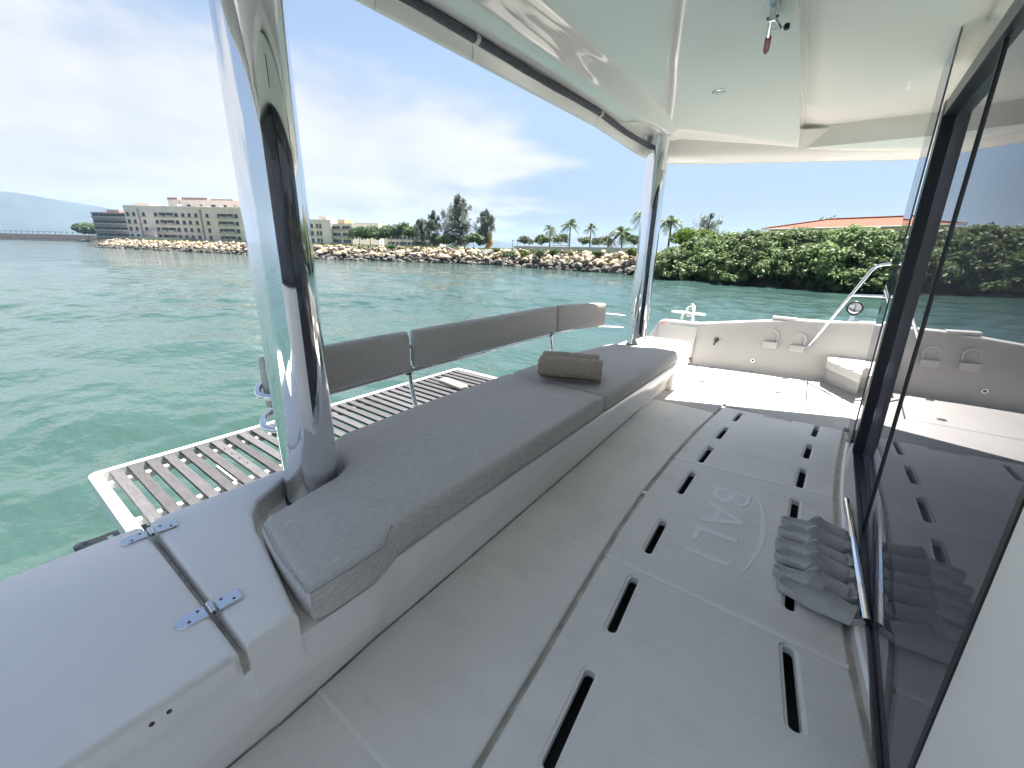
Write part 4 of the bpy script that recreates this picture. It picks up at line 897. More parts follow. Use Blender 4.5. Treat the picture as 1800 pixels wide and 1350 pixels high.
# patches of silt: greener and bluer water
rp_ = t.nodes.new('ShaderNodeValToRGB'); rp_.color_ramp.elements[0].position = 0.35; rp_.color_ramp.elements[0].color = (0.030, 0.064, 0.056, 1); rp_.color_ramp.elements[1].position = 0.68; rp_.color_ramp.elements[1].color = (0.039, 0.078, 0.070, 1)
t.links.new(wnoise(0.12, 3, (1, 1, 1), 0), rp_.inputs[0]); t.links.new(rp_.outputs[0], p.inputs['Base Color'])
wo_ = link('sea', make_water(), wm); tag(wo_, kind='structure')

# ================================================================== LAND
SHORE = [(24.0, 150.0), (25.3, 121.8), (28.5, 100.0), (31.7, 78.9), (31.9, 56.4), (37.2, 46.5), (40.6, 34.8), (39.3, 24.9), (36.6, 14.4), (34.8, 11.3), (32.4, 5.2), (31.3, -0.9), (30.8, -12.0), (33.0, -40.0)]
SH = [Vector((p.x, p.y)) for p in smooth_path([(a, b, 0) for a, b in SHORE], 10)]
def shore_pt(s):
    """point and inland normal at arc length s"""
    d = 0
    for a, b in zip(SH, SH[1:]):
        l = (b - a).length
        if d + l >= s: 
            t_ = (s - d) / l; e = (b - a).normalized(); return a.lerp(b, t_), Vector((-e.y, e.x))
        d += l
    e = (SH[-1] - SH[-2]).normalized(); return SH[-1], Vector((-e.y, e.x))
LEN = sum((b - a).length for a, b in zip(SH, SH[1:]))
def arc_of(pt): 
    best = None; d = 0
    for a, b in zip(SH, SH[1:]):
        l = (b - a).length; q, f = geometry.intersect_point_line(pt, a, b)[0].xy, geometry.intersect_point_line(pt, a, b)[1]; f = min(max(f, 0), 1); dd = (pt - a.lerp(b, f)).length
        if best is None or dd < best[0]: best = (dd, d + f * l)
        d += l
    return best[1]
soil = mat('dark_soil', (0.05, 0.045, 0.035), 0.95, var=0.4, var_scale=0.8)
grass_m = mat('grass_ground', (0.085, 0.125, 0.035), 0.95, ramp=[(0.3, (0.065, 0.085, 0.035)), (0.55, (0.10, 0.12, 0.05)), (0.75, (0.17, 0.15, 0.085))], var_scale=0.35, var_detail=8, bump=0.6, bump_scale=3)
GZ = 1.0
land = empty('land'); tag(land, kind='structure')
ss = lin(0.5, LEN - 0.5, 160); vs = []
offs = [(-0.6, WATER - 0.9), (0.0, WATER - 0.25), (1.3, 0.0), (2.6, GZ - 0.15), (3.6, GZ), (9, GZ + 0.05), (40, GZ)]
for s in ss:
    p_, n_ = shore_pt(s)
    for o_, z_ in offs: q = p_ + n_ * o_; vs.append((q.x, q.y, z_))
k = len(offs)
mb = MB(); mb.add(vs, [(i * k + j, i * k + j + 1, (i + 1) * k + j + 1, (i + 1) * k + j) for i in range(len(ss) - 1) for j in range(3)]); mb.build('bank', soil, land, 60)
mb = MB(); mb.add(vs, [(i * k + j, i * k + j + 1, (i + 1) * k + j + 1, (i + 1) * k + j) for i in range(len(ss) - 1) for j in range(3, k - 1)]); mb.build('grass', grass_m, land, 60)
# inland plain behind the bank
pp = [(26.5, 148), (29.5, 121), (33, 98), (36, 79), (36.5, 58), (42, 48), (46, 36), (45, 24), (42, 12), (38, 4), (37, -12), (40, -60), (300, -60), (420, 150), (330, 420), (110, 420), (60, 300)]
rv, fs = cdt(ccw(pp)); mb = MB(); mb.add([(v.x, v.y, GZ - 0.02) for v in rv], fs); mb.build('plain', grass_m, land)

# ------------------------------------------------------------------ boulders of the breakwater
def rock_mat(name, island):
    mt = bpy.data.materials.new(name); mt.use_nodes = True; t = mt.node_tree; p = t.nodes['Principled BSDF']; L = t.links.new
    p.inputs['Roughness'].default_value = 0.85
    rp = t.nodes.new('ShaderNodeValToRGB'); cols = [(0, (0.24, 0.215, 0.19)), (0.2, (0.40, 0.32, 0.22)), (0.42, (0.58, 0.43, 0.25)), (0.66, (0.62, 0.50, 0.33)), (0.86, (0.36, 0.31, 0.27)), (1, (0.66, 0.58, 0.47))]
    while len(rp.color_ramp.elements) < len(cols): rp.color_ramp.elements.new(0.5)
    for e, (a, c) in zip(rp.color_ramp.elements, cols): e.position = a; e.color = (*c, 1)
    if island: g = t.nodes.new('ShaderNodeNewGeometry'); L(g.outputs['Random Per Island'], rp.inputs[0])
    else: g = t.nodes.new('ShaderNodeObjectInfo'); L(g.outputs['Random'], rp.inputs[0])
    geo = t.nodes.new('ShaderNodeNewGeometry'); sp_ = t.nodes.new('ShaderNodeSeparateXYZ'); L(geo.outputs['Position'], sp_.inputs[0])
    nn = t.nodes.new('ShaderNodeTexNoise'); nn.inputs['Scale'].default_value = 2.5; nn.inputs['Detail'].default_value = 6; L(geo.outputs['Position'], nn.inputs['Vector'])
    ad = t.nodes.new('ShaderNodeMath'); ad.operation = 'MULTIPLY_ADD'; L(nn.outputs[0], ad.inputs[0]); ad.inputs[1].default_value = 0.35; L(sp_.outputs[2], ad.inputs[2])
    mr = t.nodes.new('ShaderNodeMapRange'); mr.interpolation_type = 'SMOOTHSTEP'; mr.inputs[1].default_value = 0.0; mr.inputs[2].default_value = 0.50; mr.inputs[3].default_value = 0.88; mr.inputs[4].default_value = 0.0; L(ad.outputs[0], mr.inputs[0])
    mx = t.nodes.new('ShaderNodeMix'); mx.data_type = 'RGBA'; L(mr.outputs[0], mx.inputs[0]); L(rp.outputs[0], mx.inputs[6]); mx.inputs[7].default_value = (0.045, 0.042, 0.045, 1)   # weed-stained tidal band
    m2 = t.nodes.new('ShaderNodeMix'); m2.data_type = 'RGBA'; m2.blend_type = 'MULTIPLY'; m2.inputs[0].default_value = 0.6; L(mx.outputs[2], m2.inputs[6]); L(nn.outputs[0], m2.inputs[7])
    gm = t.nodes.new('ShaderNodeBrightContrast'); L(m2.outputs[2], gm.inputs[0]); gm.inputs[1].default_value = 0.03; L(gm.outputs[0], p.inputs['Base Color'])
    b = t.nodes.new('ShaderNodeBump'); b.inputs['Strength'].default_value = 0.4; b.inputs['Distance'].default_value = 0.1; L(nn.outputs[0], b.inputs['Height']); L(b.outputs[0], p.inputs['Normal'])
    return mt
rock_m, rock_mi = rock_mat('boulder', False), rock_mat('boulder_mass', True)
def rock_mesh(seed):
    rng = random.Random(seed); bm = bmesh.new(); bmesh.ops.create_icosphere(bm, subdivisions=1, radius=0.5)
    pl = [(Vector((rng.gauss(0, 1), rng.gauss(0, 1), rng.gauss(0, 1))).normalized(), rng.uniform(0.26, 0.42)) for _ in range(9)]
    for v in bm.verts:
        v.co = v.co * (1.0 + rng.uniform(-0.10, 0.10))
        for n_, d in pl:
            e = v.co.dot(n_) - d
            if e > 0: v.co -= n_ * e * 0.9
        v.co.x *= 1.3; v.co.z *= 0.85
    me = bpy.data.meshes.new('mesh'); bm.to_mesh(me); bm.free(); return me
rocks = [rock_mesh(i) for i in range(14)]
for r_ in rocks: r_.materials.append(rock_m)
rw = empty('breakwater', (35, 60, 0)); tag(rw, 'breakwater of tan and grey boulders along the far shore', 'breakwater')
rr = random.Random(5); inst = []
smax = arc_of(Vector((34.9, 11.5)))
s = 12.0
while s < smax + 1.0:
    p_, n_ = shore_pt(s); gap = 0.30 if False else 0
    for row_ in range(7):
        f = row_ / 6; o_ = -0.25 + 2.7 * f + rr.uniform(-0.2, 0.2); z_ = WATER + 0.02 + 1.62 * f + rr.uniform(-0.10, 0.12)
        sc = (0.34 + 0.95 * rr.random() ** 1.8) * (1.0 if row_ < 6 else 0.7)
        green = 0.5 + 0.5 * math.sin(0)
        q = p_ + n_ * o_ + Vector((rr.uniform(-0.25, 0.25), rr.uniform(-0.25, 0.25)))
        inst.append((q.x, q.y, z_, sc, rr.uniform(0, 6.28), rr.uniform(-0.5, 0.5), rr.uniform(-0.4, 0.4), rr.randrange(14)))
    s += 0.56
inst.sort(key=lambda i_: math.hypot(i_[0], i_[1]) - i_[2] * 4)
V = {i: np.array([v.co[:] for v in r_.vertices]) for i, r_ in enumerate(rocks)}; Fq = {i: np.array([p_.vertices[:] for p_ in r_.polygons]) for i, r_ in enumerate(rocks)}
near, rest = inst[:300], inst[300:]
for (x, y, z, sc, rz, rx, ry, i) in near:
    o = bpy.data.objects.new('rock', rocks[i]); COL.objects.link(o); o.parent = rw; o.location = Vector((x, y, z)) - rw.location; o.rotation_euler = (rx, ry, rz); o.scale = (sc, sc, sc)
cv, cf, b_ = [], [], 0
for (x, y, z, sc, rz, rx, ry, i) in rest:
    Mx = np.array(Matrix.Rotation(rz, 3, 'Z') @ Matrix.Rotation(ry, 3, 'Y') @ Matrix.Rotation(rx, 3, 'X')); cv.append(V[i] @ Mx.T * sc + np.array([x, y, z])); cf.append(Fq[i] + b_); b_ += len(V[i])
o = link('rock_mass', fast_mesh(np.concatenate(cv), np.concatenate(cf), False), rock_mi, rw); o.location = -rw.location; tag(o, kind='stuff')

# ------------------------------------------------------------------ foliage helpers
def leaf_cloud(points, normals, size, aspect=1.0, jit=0.6, rng=RNG, droop=0.0):
    wid = 0.5 if aspect < 1.5 else 0.28
    n = len(points); d = rng.normal(size=(n, 3)); nrm = normals + jit * d; nrm /= np.linalg.norm(nrm, axis=1)[:, None] + 1e-9
    a = np.cross(nrm, rng.normal(size=(n, 3))); 
    if droop: a = a * (1 - droop) + np.array([0, 0, -1.0]) * droop + 0.25 * rng.normal(size=(n, 3))
    a /= np.linalg.norm(a, axis=1)[:, None] + 1e-9
    b = np.cross(nrm, a); b /= np.linalg.norm(b, axis=1)[:, None] + 1e-9
    s = (size * rng.uniform(0.6, 1.3, n))[:, None]; c = points
    co = np.stack([c - a * s * aspect, c + b * s * wid, c + a * s * aspect, c - b * s * wid], 1).reshape(-1, 3)
    return co, np.arange(4 * n).reshape(n, 4)
def leaf_mat(name, lo_, mid, hi_, rough=0.5, patch=None):
    return mat(name, mid, rough, ramp=[(0, lo_), (0.5, mid), (1, hi_)], island=True, trans=0.42, spec=0.35, var=patch, var_scale=0.45, var_detail=2)
lf_hedge = leaf_mat('hedge_leaf', (0.08, 0.13, 0.05), (0.145, 0.215, 0.085), (0.24, 0.31, 0.14), 0.5, 0.45)
lf_dark = leaf_mat('dark_leaf', (0.065, 0.105, 0.055), (0.10, 0.155, 0.075), (0.15, 0.21, 0.10))
lf_cas = leaf_mat('casuarina_needle', (0.11, 0.135, 0.11), (0.16, 0.19, 0.15), (0.22, 0.245, 0.19))
lf_bright = leaf_mat('bright_leaf', (0.070, 0.130, 0.018), (0.115, 0.190, 0.026), (0.175, 0.245, 0.045))
lf_palm = leaf_mat('palm_leaf', (0.05, 0.085, 0.035), (0.085, 0.135, 0.05), (0.13, 0.185, 0.075))
lf_dry = leaf_mat('pale_leaf', (0.070, 0.090, 0.040), (0.10, 0.125, 0.055), (0.15, 0.16, 0.08))
bark = mat('bark', (0.10, 0.085, 0.07), 0.95, var=0.35, var_scale=4, stretch=(1, 1, 0.2), bump=0.5, bump_scale=6)
def clump_points(clumps, per, rng=RNG):
    P_, Nn = [], []
    for (c, r, w) in clumps:
        n = max(4, int(per * w)); d = rng.normal(size=(n, 3)); d /= np.linalg.norm(d, axis=1)[:, None]
        rad = rng.uniform(0.45, 1.0, n) ** 0.6; P_.append(np.array(c) + d * rad[:, None] * np.array(r)); Nn.append(d + np.array([0, 0, 0.5]))
    return np.concatenate(P_), np.concatenate(Nn)
def tree(name, base, h, w, label, leaf, cat='tree', group=None, trunk_h=0.35, nclump=18, per=90, size=0.22, seed=1, shape='round', aspect=1.0, droop=0.0, trunk_r=None, lean=0.0):
    rng = np.random.default_rng(seed); t = empty(name, base); tag(t, label, cat, group); mb = MB(); tr = trunk_r or h * 0.022
    top = Vector((lean * h + rng.normal() * 0.03 * h, rng.normal() * 0.03 * h, h * (0.82 if shape != 'round' else 0.62)))
    mid = Vector((top.x * 0.4, top.y * 0.4 + rng.normal() * 0.02 * h, h * trunk_h))
    mb.tube(smooth_path([(0, 0, -0.15), mid * 0.5 + Vector((rng.normal() * 0.02 * h, 0, 0)), mid, top], 4), [tr * (1 - 0.8 * i / 12) for i in range(13)], 7)
    clumps = []
    for i in range(nclump):
        u = rng.uniform(0, 1); a = rng.uniform(0, 6.28)
        if shape == 'round':
            th = math.acos(rng.uniform(-0.55, 1)); rad = rng.uniform(0.35, 0.8)
            c = Vector((math.sin(th) * math.cos(a) * w / 2 * rad, math.sin(th) * math.sin(a) * w / 2 * rad, h * (trunk_h + (1 - trunk_h) * (0.45 + 0.42 * math.cos(th) * rad)))); rs = w * rng.uniform(0.13, 0.22); rr_ = (rs, rs, rs * 0.75)
        else:
            zf = trunk_h + (0.97 - trunk_h) * u ** 0.85; prof_ = (math.sin(min(1, (zf - trunk_h) / (1 - trunk_h) * 0.92 + 0.12) * math.pi)) ** 0.7 if shape == 'oval' else (1.05 - (zf - trunk_h) / (1 - trunk_h)) ** 0.75
            rad = w / 2 * prof_ * rng.uniform(0.15, 1.0); c = Vector((math.cos(a) * rad + lean * h * zf, math.sin(a) * rad, h * zf)); rs = w * rng.uniform(0.045, 0.10) * (0.5 + prof_ * 0.6); rr_ = (rs, rs, rs * 1.9)
        clumps.append((c, rr_, 1.0))
        b0 = mid.lerp(top, min(1, max(0, (c.z - mid.z * 1.1) / max(top.z - mid.z, 0.1) * 0.8)))
        mb.tube([b0, b0.lerp(c, 0.5) + Vector((0, 0, 0.03 * h * rng.normal())), c], [tr * 0.45, tr * 0.28, tr * 0.10], 5)
    mb.build('trunk', bark, t, 70)
    P_, Nn = clump_points(clumps, per, rng); co, q = leaf_cloud(P_, Nn, size, aspect, 0.7, rng, droop)
    link('crown', fast_mesh(co, q, False), leaf, t); return t
def palm(base, h, label, seed, fl=1.9, nf=17, leaf=None):
    fl *= 1.3; nf = int(nf * 1.4)
    rng = np.random.default_rng(seed); t = empty('palm_tree', base); tag(t, label, 'palm', 'palms on the promenade'); ln = rng.normal() * 0.05 * h
    pts = smooth_path([(0, 0, -0.1), (ln * 0.2, 0, h * 0.4), (ln * 0.6, ln * 0.2, h * 0.75), (ln, ln * 0.3, h)], 5); n = len(pts)
    MB().tube(pts, [0.17 - 0.07 * i / n + 0.01 * (i % 2) for i in range(n)], 8).build('trunk', bark, t, 60)
    top = pts[-1]; cs, qs = [], []; b_ = 0
    for i in range(nf):
        a = i * 2.4 + rng.uniform(-0.2, 0.2); el = rng.uniform(-0.35, 1.15); L0 = fl * rng.uniform(0.8, 1.1); m_ = 13; pr = []
        for j in range(m_):
            u = j / (m_ - 1); rad = L0 * u * math.cos(el) * (1 - 0.12 * u); zz = L0 * (u * math.sin(el) - 0.62 * u * u * (0.7 + 0.3 * math.cos(el))); pr.append(Vector((math.cos(a) * rad, math.sin(a) * rad, zz)) + top)
        sd = Vector((-math.sin(a), math.cos(a), 0)); 
        for j in range(1, m_ - 1):
            d = (pr[j + 1] - pr[j - 1]).normalized(); wl = 0.42 * fl * math.sin(math.pi * (0.12 + 0.8 * j / m_)) * 0.62
            for s_ in (-1, 1):
                tip = pr[j] + sd * s_ * wl * 0.75 + d * wl * 0.55 + Vector((0, 0, -wl * rng.uniform(0.3, 0.6))); o1 = d * 0.055 * fl * 0.6
                cs += [pr[j] - o1, pr[j] + o1, tip + o1 * 0.2, tip - o1 * 0.2]; qs.append((b_, b_ + 1, b_ + 2, b_ + 3)); b_ += 4
    link('fronds', fast_mesh(np.array([c[:] for c in cs]), np.array(qs), False), leaf or lf_palm, t); return t

# ------------------------------------------------------------------ the dense hedge on the port shore
def hedge():
    rng = np.random.default_rng(11); t = empty('waterside_hedge', (34, 4, WATER)); tag(t, 'dense green waterside hedge overhanging the water on the right', 'hedge')
    s0 = arc_of(Vector((35.4, 12.6))); s1 = arc_of(Vector((31.2, -16))); clumps = []; mb = MB(); s = s0; O_ = t.location
    while s < s1:
        p_, n_ = shore_pt(s)
        for (zt_, o_, r0) in ((0.75, -0.30, 0.85), (1.35, 0.25, 0.95), (2.05, 0.95, 1.0), (2.55, 1.9, 1.0), (2.75, 3.0, 1.0)):
            if rng.uniform() > 0.80: continue
            lowf = min(1, 0.45 + (s - s0) / 5.0)
            q = p_ + n_ * (o_ + rng.normal() * 0.35); r_ = r0 * rng.uniform(0.65, 1.2); zc_ = (zt_ - 0.12 + rng.normal() * 0.20 + 0.16 * math.sin(s * 0.55) + 0.10 * math.sin(s * 1.3)) * lowf
            for k_ in range(int(26 * r_ * r_)):
                d = rng.normal(size=3); d /= np.linalg.norm(d)
                if d[2] < -0.35: d[2] *= -1
                c_ = (q.x - O_.x + d[0] * r_, q.y - O_.y + d[1] * r_, max(zc_ + d[2] * r_ * 0.72, 0.25)); rs = rng.uniform(0.17, 0.34); clumps.append((c_, (rs, rs, rs * 0.7), 1.0))
        if rng.uniform() < 0.5:
            q = p_ + n_ * rng.uniform(0.4, 1.6); e = p_ + n_ * rng.uniform(-0.7, 0.8)
            mb.tube([(q.x - O_.x, q.y - O_.y, -0.3), ((q.x + e.x) / 2 - O_.x, (q.y + e.y) / 2 - O_.y, 0.7), (e.x - O_.x, e.y - O_.y, 1.7)], [0.07, 0.05, 0.025], 6)
        s += 0.42
    tag(mb.build('stems', bark, t, 60), kind='stuff')
    P_, Nn = clump_points(clumps, 18, rng); co, q = leaf_cloud(P_, Nn + np.array([0, 0, 0.5]), 0.125, 1.0, 0.7, rng); o = link('foliage', fast_mesh(co, q, False), lf_hedge, t); tag(o, kind='stuff')
hedge()

# ------------------------------------------------------------------ trees along the shore
def gp(px, d, z=GZ - 0.05):
    p_ = at(px, 440, d); return Vector((p_.x, p_.y, z))
def hpx(px, ytop, d): return zat(px, ytop, d) - GZ
def cas(px, ytop, d, w, label, seed, n=46, lean=0.0, per=64, th=0.12):
    return tree('casuarina_tree', gp(px, d), hpx(px, ytop, d), w, label, lf_cas, 'tree', 'casuarinas on the breakwater', th, n, per, 0.13, seed, 'oval', 2.2, 0.0, None, lean)
cas(808, 343, 72, 6.6, 'tallest feathery casuarina in the middle of the breakwater', 21, 130, 0.0, 62)
cas(852, 366, 70, 3.9, 'leaning dark casuarina beside the golden sail sculpture', 22, 80, 0.07)
cas(764, 370, 74, 3.2, 'narrow casuarina just left of the tallest one', 23, 60)
cas(742, 383, 78, 4.2, 'low bushy casuarina between the leafy trees and the narrow one', 24, 60)
def bro(px, ytop, d, w, label, seed, leaf=lf_dark, n=20, per=90, size=0.24, th=0.3, grp='leafy trees on the breakwater', nm='leafy_tree'):
    return tree(nm, gp(px, d), hpx(px, ytop, d), w, label, leaf, 'tree', grp, th, n, per, size, seed, 'round')
bro(634, 395, 95, 5.2, 'leafy tree at the left end of the row, beside the pale block', 31)
bro(652, 394, 92, 5.0, 'second leafy tree from the pale block, rounded crown', 32)
bro(672, 397, 90, 4.4, 'third leafy tree from the pale block, low crown', 33)
bro(690, 392, 88, 5.2, 'leafy tree with a thick bare trunk in mid row', 34)
bro(710, 386, 86, 5.4, 'tallest leafy tree of the row', 35)
bro(728, 391, 84, 4.2, 'leafy tree nearest the casuarinas', 36)
bro(784, 412, 70, 3.4, 'small dense tree under the left side of the tallest casuarina', 37)
bro(832, 408, 68, 3.2, 'small dense tree under the right side of the tallest casuarina', 38)
tree('leafy_tree', gp(163, 330), hpx(163, 391, 330), 13.5, 'lone round tree at the foot of the far pier', lf_dark, 'tree', None, 0.22, 34, 110, 0.7, 39, 'round')
palm(gp(966, 105), hpx(966, 402, 105), 'palm growing up behind the shrubby tree, leftmost of the palms', 41)
palm(gp(1000, 100), hpx(1000, 395, 100), 'tall palm second from the left on the promenade', 42, 2.3)
palm(gp(1036, 104), hpx(1036, 400, 104), 'slim palm with a small tight crown, third from the left', 43, 1.8, 15)
palm(gp(1068, 92), hpx(1068, 418, 92), 'low palm with yellowing fronds left of the bushy palm', 44, 1.9, 17, lf_dry)
palm(gp(1092, 90), hpx(1092, 409, 90), 'broad bushy palm with long drooping fronds', 45, 2.7, 22)
palm(gp(1127, 78), hpx(1127, 376, 78), 'tallest palm, half hidden by the far steel post', 46, 2.3)
palm(gp(1174, 70), hpx(1174, 390, 70), 'palm just right of the far steel post above the hedge', 47, 1.9, 18)
bro(922, 413, 95, 4.2, 'thin pale-leaved tree left of the palms', 51, lf_dry, 14, 50, 0.22, 0.35, 'pale trees on the promenade')
bro(952, 405, 58, 2.7, 'shrubby green tree rooted in the rocks', 52, lf_palm, 16, 90, 0.15, 0.2, None)
bro(986, 408, 92, 4.6, 'thin pale-leaved tree behind the tall palm', 53, lf_dry, 14, 50, 0.22, 0.35, 'pale trees on the promenade')
bro(1024, 410, 90, 3.6, 'small pale-leaved tree beside the slim palm', 54, lf_dry, 12, 50, 0.22, 0.35, 'pale trees on the promenade')
bro(1112, 408, 84, 3.8, 'round leafy tree right of the bushy palm', 55, lf_palm, 16, 80, 0.2, 0.3, None)
bro(1053, 413, 96, 4.2, 'pale-leaved tree left of the low yellowing palm', 56, lf_dry, 14, 60, 0.22, 0.3, 'pale trees on the promenade')
tree('casuarina_tree', gp(1240, 47), hpx(1240, 374, 47), 4.0, 'wispy grey-green casuarina rising behind the hedge', lf_cas, 'tree', None, 0.2, 60, 20, 0.10, 57, 'oval', 2.4)
bro(1214, 389, 41, 4.0, 'bright yellow-green rounded tree behind the hedge', 58, lf_bright, 26, 170, 0.12, 0.15, None)
bro(1436, 371, 75, 7.0, 'dark tree top showing over the orange roof', 59, lf_dark, 22, 110, 0.22, 0.2, None)
bro(1660, 352, 46, 3.0, 'tall tree beyond the black door frame on the right', 60, lf_dark, 26, 110, 0.16, 0.2, None)
def bush(p3, w, h, label, leaf, seed, size=0.1, n=9, per=80):
    rng = np.random.default_rng(seed); t = empty('shrub', p3); tag(t, label, 'shrub', 'shrubs on the shore'); cl_ = []
    mb = MB()
    for i in range(n):
        a = rng.uniform(0, 6.28); rad = rng.uniform(0, 0.42) * w; c = (math.cos(a) * rad, math.sin(a) * rad, h * rng.uniform(0.25, 0.75)); r_ = w * rng.uniform(0.16, 0.28); cl_.append((c, (r_, r_, r_ * 0.8 * h / w + 0.05), 1)); mb.tube([(0, 0, -0.2), c], [0.03, 0.012], 5)
    tag(mb.build('stems', bark, t), kind='stuff'); P_, Nn = clump_points(cl_, per, rng); co, q = leaf_cloud(P_, Nn, size, 1.0, 0.8, rng); link('foliage', fast_mesh(co, q, False), leaf, t)
def shore_bush(px, py_, z, w, h, label, leaf, seed):
    bush(atz(px, py_, z) if False else (lambda p_: Vector((p_.x, p_.y, z)))(at(px, py_, DB[seed])), w, h, label, leaf, seed)
DB = {71: 50.5, 72: 47.5, 73: 49.0, 74: 45.5, 75: 41.0, 76: 55.0, 77: 44.0, 78: 58, 79: 66, 80: 62, 81: 86, 82: 84}
for (px, z, w, h, lb, lf, sd) in [(922, 0.35, 1.3, 0.9, 'bright green shrub on the rocks below the railing', lf_bright, 71), (948, 0.1, 1.7, 1.4, 'dark shrub spilling over the rocks below the shrubby tree', lf_dark, 72), (898, 0.3, 1.8, 0.7, 'low straggling shrub at the end of the pale rocks', lf_palm, 73),
                                  (972, 0.7, 1.4, 0.7, 'low green shrub under the railing', lf_palm, 74), (1108, 0.75, 1.0, 0.8, 'bright shrub on the rocks beside the far post', lf_bright, 75), (875, 0.8, 2.2, 0.5, 'grassy tuft beside the golden sculpture', lf_palm, 76), (1052, 0.8, 1.2, 0.4, 'sparse weeds under the middle of the railing', lf_palm, 77),
                                  (690, 0.75, 1.2, 0.6, 'dark tuft on the crest of the breakwater', lf_dark, 78), (800, 0.95, 3.0, 1.3, 'rounded green bush behind the casuarina trunks', lf_palm, 81), (1012, 0.9, 1.6, 0.9, 'clipped dark bush between the palms', lf_dark, 82)]:
    p_ = at(px, 440, DB[sd]); bush(Vector((p_.x, p_.y, z)), w, h, lb, lf, sd)
# grass tufts along the crest (cannot be counted)
rng = np.random.default_rng(77); gpts = []
for _ in range(9000):
    p_, n_ = shore_pt(rng.uniform(12, smax + 1)); q = p_ + n_ * rng.uniform(2.2, 7.5); gpts.append((q.x, q.y, GZ - 0.12 + rng.uniform(0, 0.30)))
gpts = np.array(gpts); keep = np.sin(gpts[:, 0] * 0.7) + np.sin(gpts[:, 1] * 0.31) > -0.9; gpts = gpts[keep]
co, q = leaf_cloud(gpts, np.tile([0, 0, 0.2], (len(gpts), 1)), 0.20, 1.2, 1.0, rng)
g_ = link('shore_grass', fast_mesh(co, q, False), leaf_mat('grass_blade', (0.05, 0.08, 0.02), (0.09, 0.13, 0.035), (0.18, 0.18, 0.08))); tag(g_, 'rough grass along the crest of the breakwater', 'grass', kind='stuff')

# ------------------------------------------------------------------ railing of the promenade
rlm = mat('pale_concrete', (0.52, 0.53, 0.53), 0.8, var=0.1, var_scale=2)
ra = empty('promenade_railing', gp(1010, 50)); tag(ra, 'pale concrete railing along the promenade behind the rocks', 'railing')
PA, PB = gp(905, 60, GZ - 0.05), gp(1150, 42.5, GZ - 0.05); dv = (PB - PA); nseg = 14; u_ = dv.normalized(); w_ = Vector((-u_.y, u_.x, 0))
post_me = None
for i in range(nseg + 1):
    c = PA + dv * (i / nseg) - ra.location
    if post_me is None: o = MB().box(-0.09, 0.09, -0.09, 0.09, 0, 0.66).build('post', rlm, ra, bevel=0.015); post_me = o.data
    else: o = bpy.data.objects.new('post', post_me); COL.objects.link(o); o.parent = ra
    o.location = c; o.rotation_euler = (0, 0, math.atan2(u_.y, u_.x))
o = MB().obox(PA - ra.location - w_ * 0.07 + Vector((0, 0, 0.56)), dv, w_ * 0.14, (0, 0, 0.07)).build('top_rail', rlm, ra); o = MB().obox(PA - ra.location - w_ * 0.07 + Vector((0, 0, 0.02)), dv, w_ * 0.14, (0, 0, 0.08)).build('bottom_rail', rlm, ra)
mb = MB()
for i in range(nseg):
    for j in range(1, 9):
        c = PA + dv * ((i + j / 9) / nseg) - ra.location; mb.obox(c - u_ * 0.05 - w_ * 0.05 + Vector((0, 0, 0.09)), u_ * 0.10, w_ * 0.10, (0, 0, 0.48))
mb.build('balusters', rlm, ra)
# pergola, lamps
for i, (px, d, yt) in enumerate(((901, 98, 423), (909, 100, 423), (1040, 104, 419))):
    t = empty('street_lamp', gp(px, d)); tag(t, ['thin lamp post left of the pair near the sculpture', 'thin lamp post right of the pair near the sculpture', 'thin pole standing beside the slim palm'][i], 'lamp post', 'lamp posts on the promenade'); hh = hpx(px, yt, d)
    MB().tube([(0, 0, 0), (0, 0, hh)], [0.07, 0.05], 8).build('pole', steel_dk, t); MB().box(-0.22, 0.22, -0.1, 0.1, hh, hh + 0.12).build('head', steel_dk, t)
pg = empty('park_shelter', gp(985, 98)); tag(pg, 'low open shelter frame between the palms', 'shelter')
for sx in (-1.4, 1.4): MB().box(sx - 0.06, sx + 0.06, -0.06, 0.06, 0, 1.2).build('post', rlm, pg)
MB().box(-1.9, 1.9, -0.4, 0.4, 1.2, 1.32).build('beam', rlm, pg); pg.rotation_euler = (0, 0, R(-60))
# golden sail sculpture
gold = mat('gilded_metal', (0.62, 0.36, 0.10), 0.4, 0.3, var=0.25, var_scale=3, bump=0.4, bump_scale=5)
sc_ = empty('sail_sculpture', gp(858, 69)); tag(sc_, 'golden sail-shaped sculpture beside the leaning casuarina', 'sculpture'); hh = hpx(858, 404, 69); side = Vector((ray(1000, 437).x - ray(800, 437).x, ray(1000, 437).y - ray(800, 437).y, 0)).normalized(); fwd = side.cross(Vector((0, 0, 1)))
for k_ in range(3):
    pts = []; rr_ = []
    for i in range(14):
        f = i / 13; pts.append(side * (0.55 * math.sin(f * 2.4) + 0.16 * k_ - 0.35) + fwd * (0.18 * (k_ - 1)) + Vector((0, 0, hh * (1 - 0.13 * k_) * f))); rr_.append(max(0.02, 0.42 * (1 - f) ** 0.55 * (0.75 + 0.25 * math.cos(f * 9 + k_))))
    MB().tube(pts, rr_, 10).build('sail', gold, sc_, 60)
MB().box(-0.7, 0.7, -0.7, 0.7, -0.1, 0.16).build('plinth', rlm, sc_)

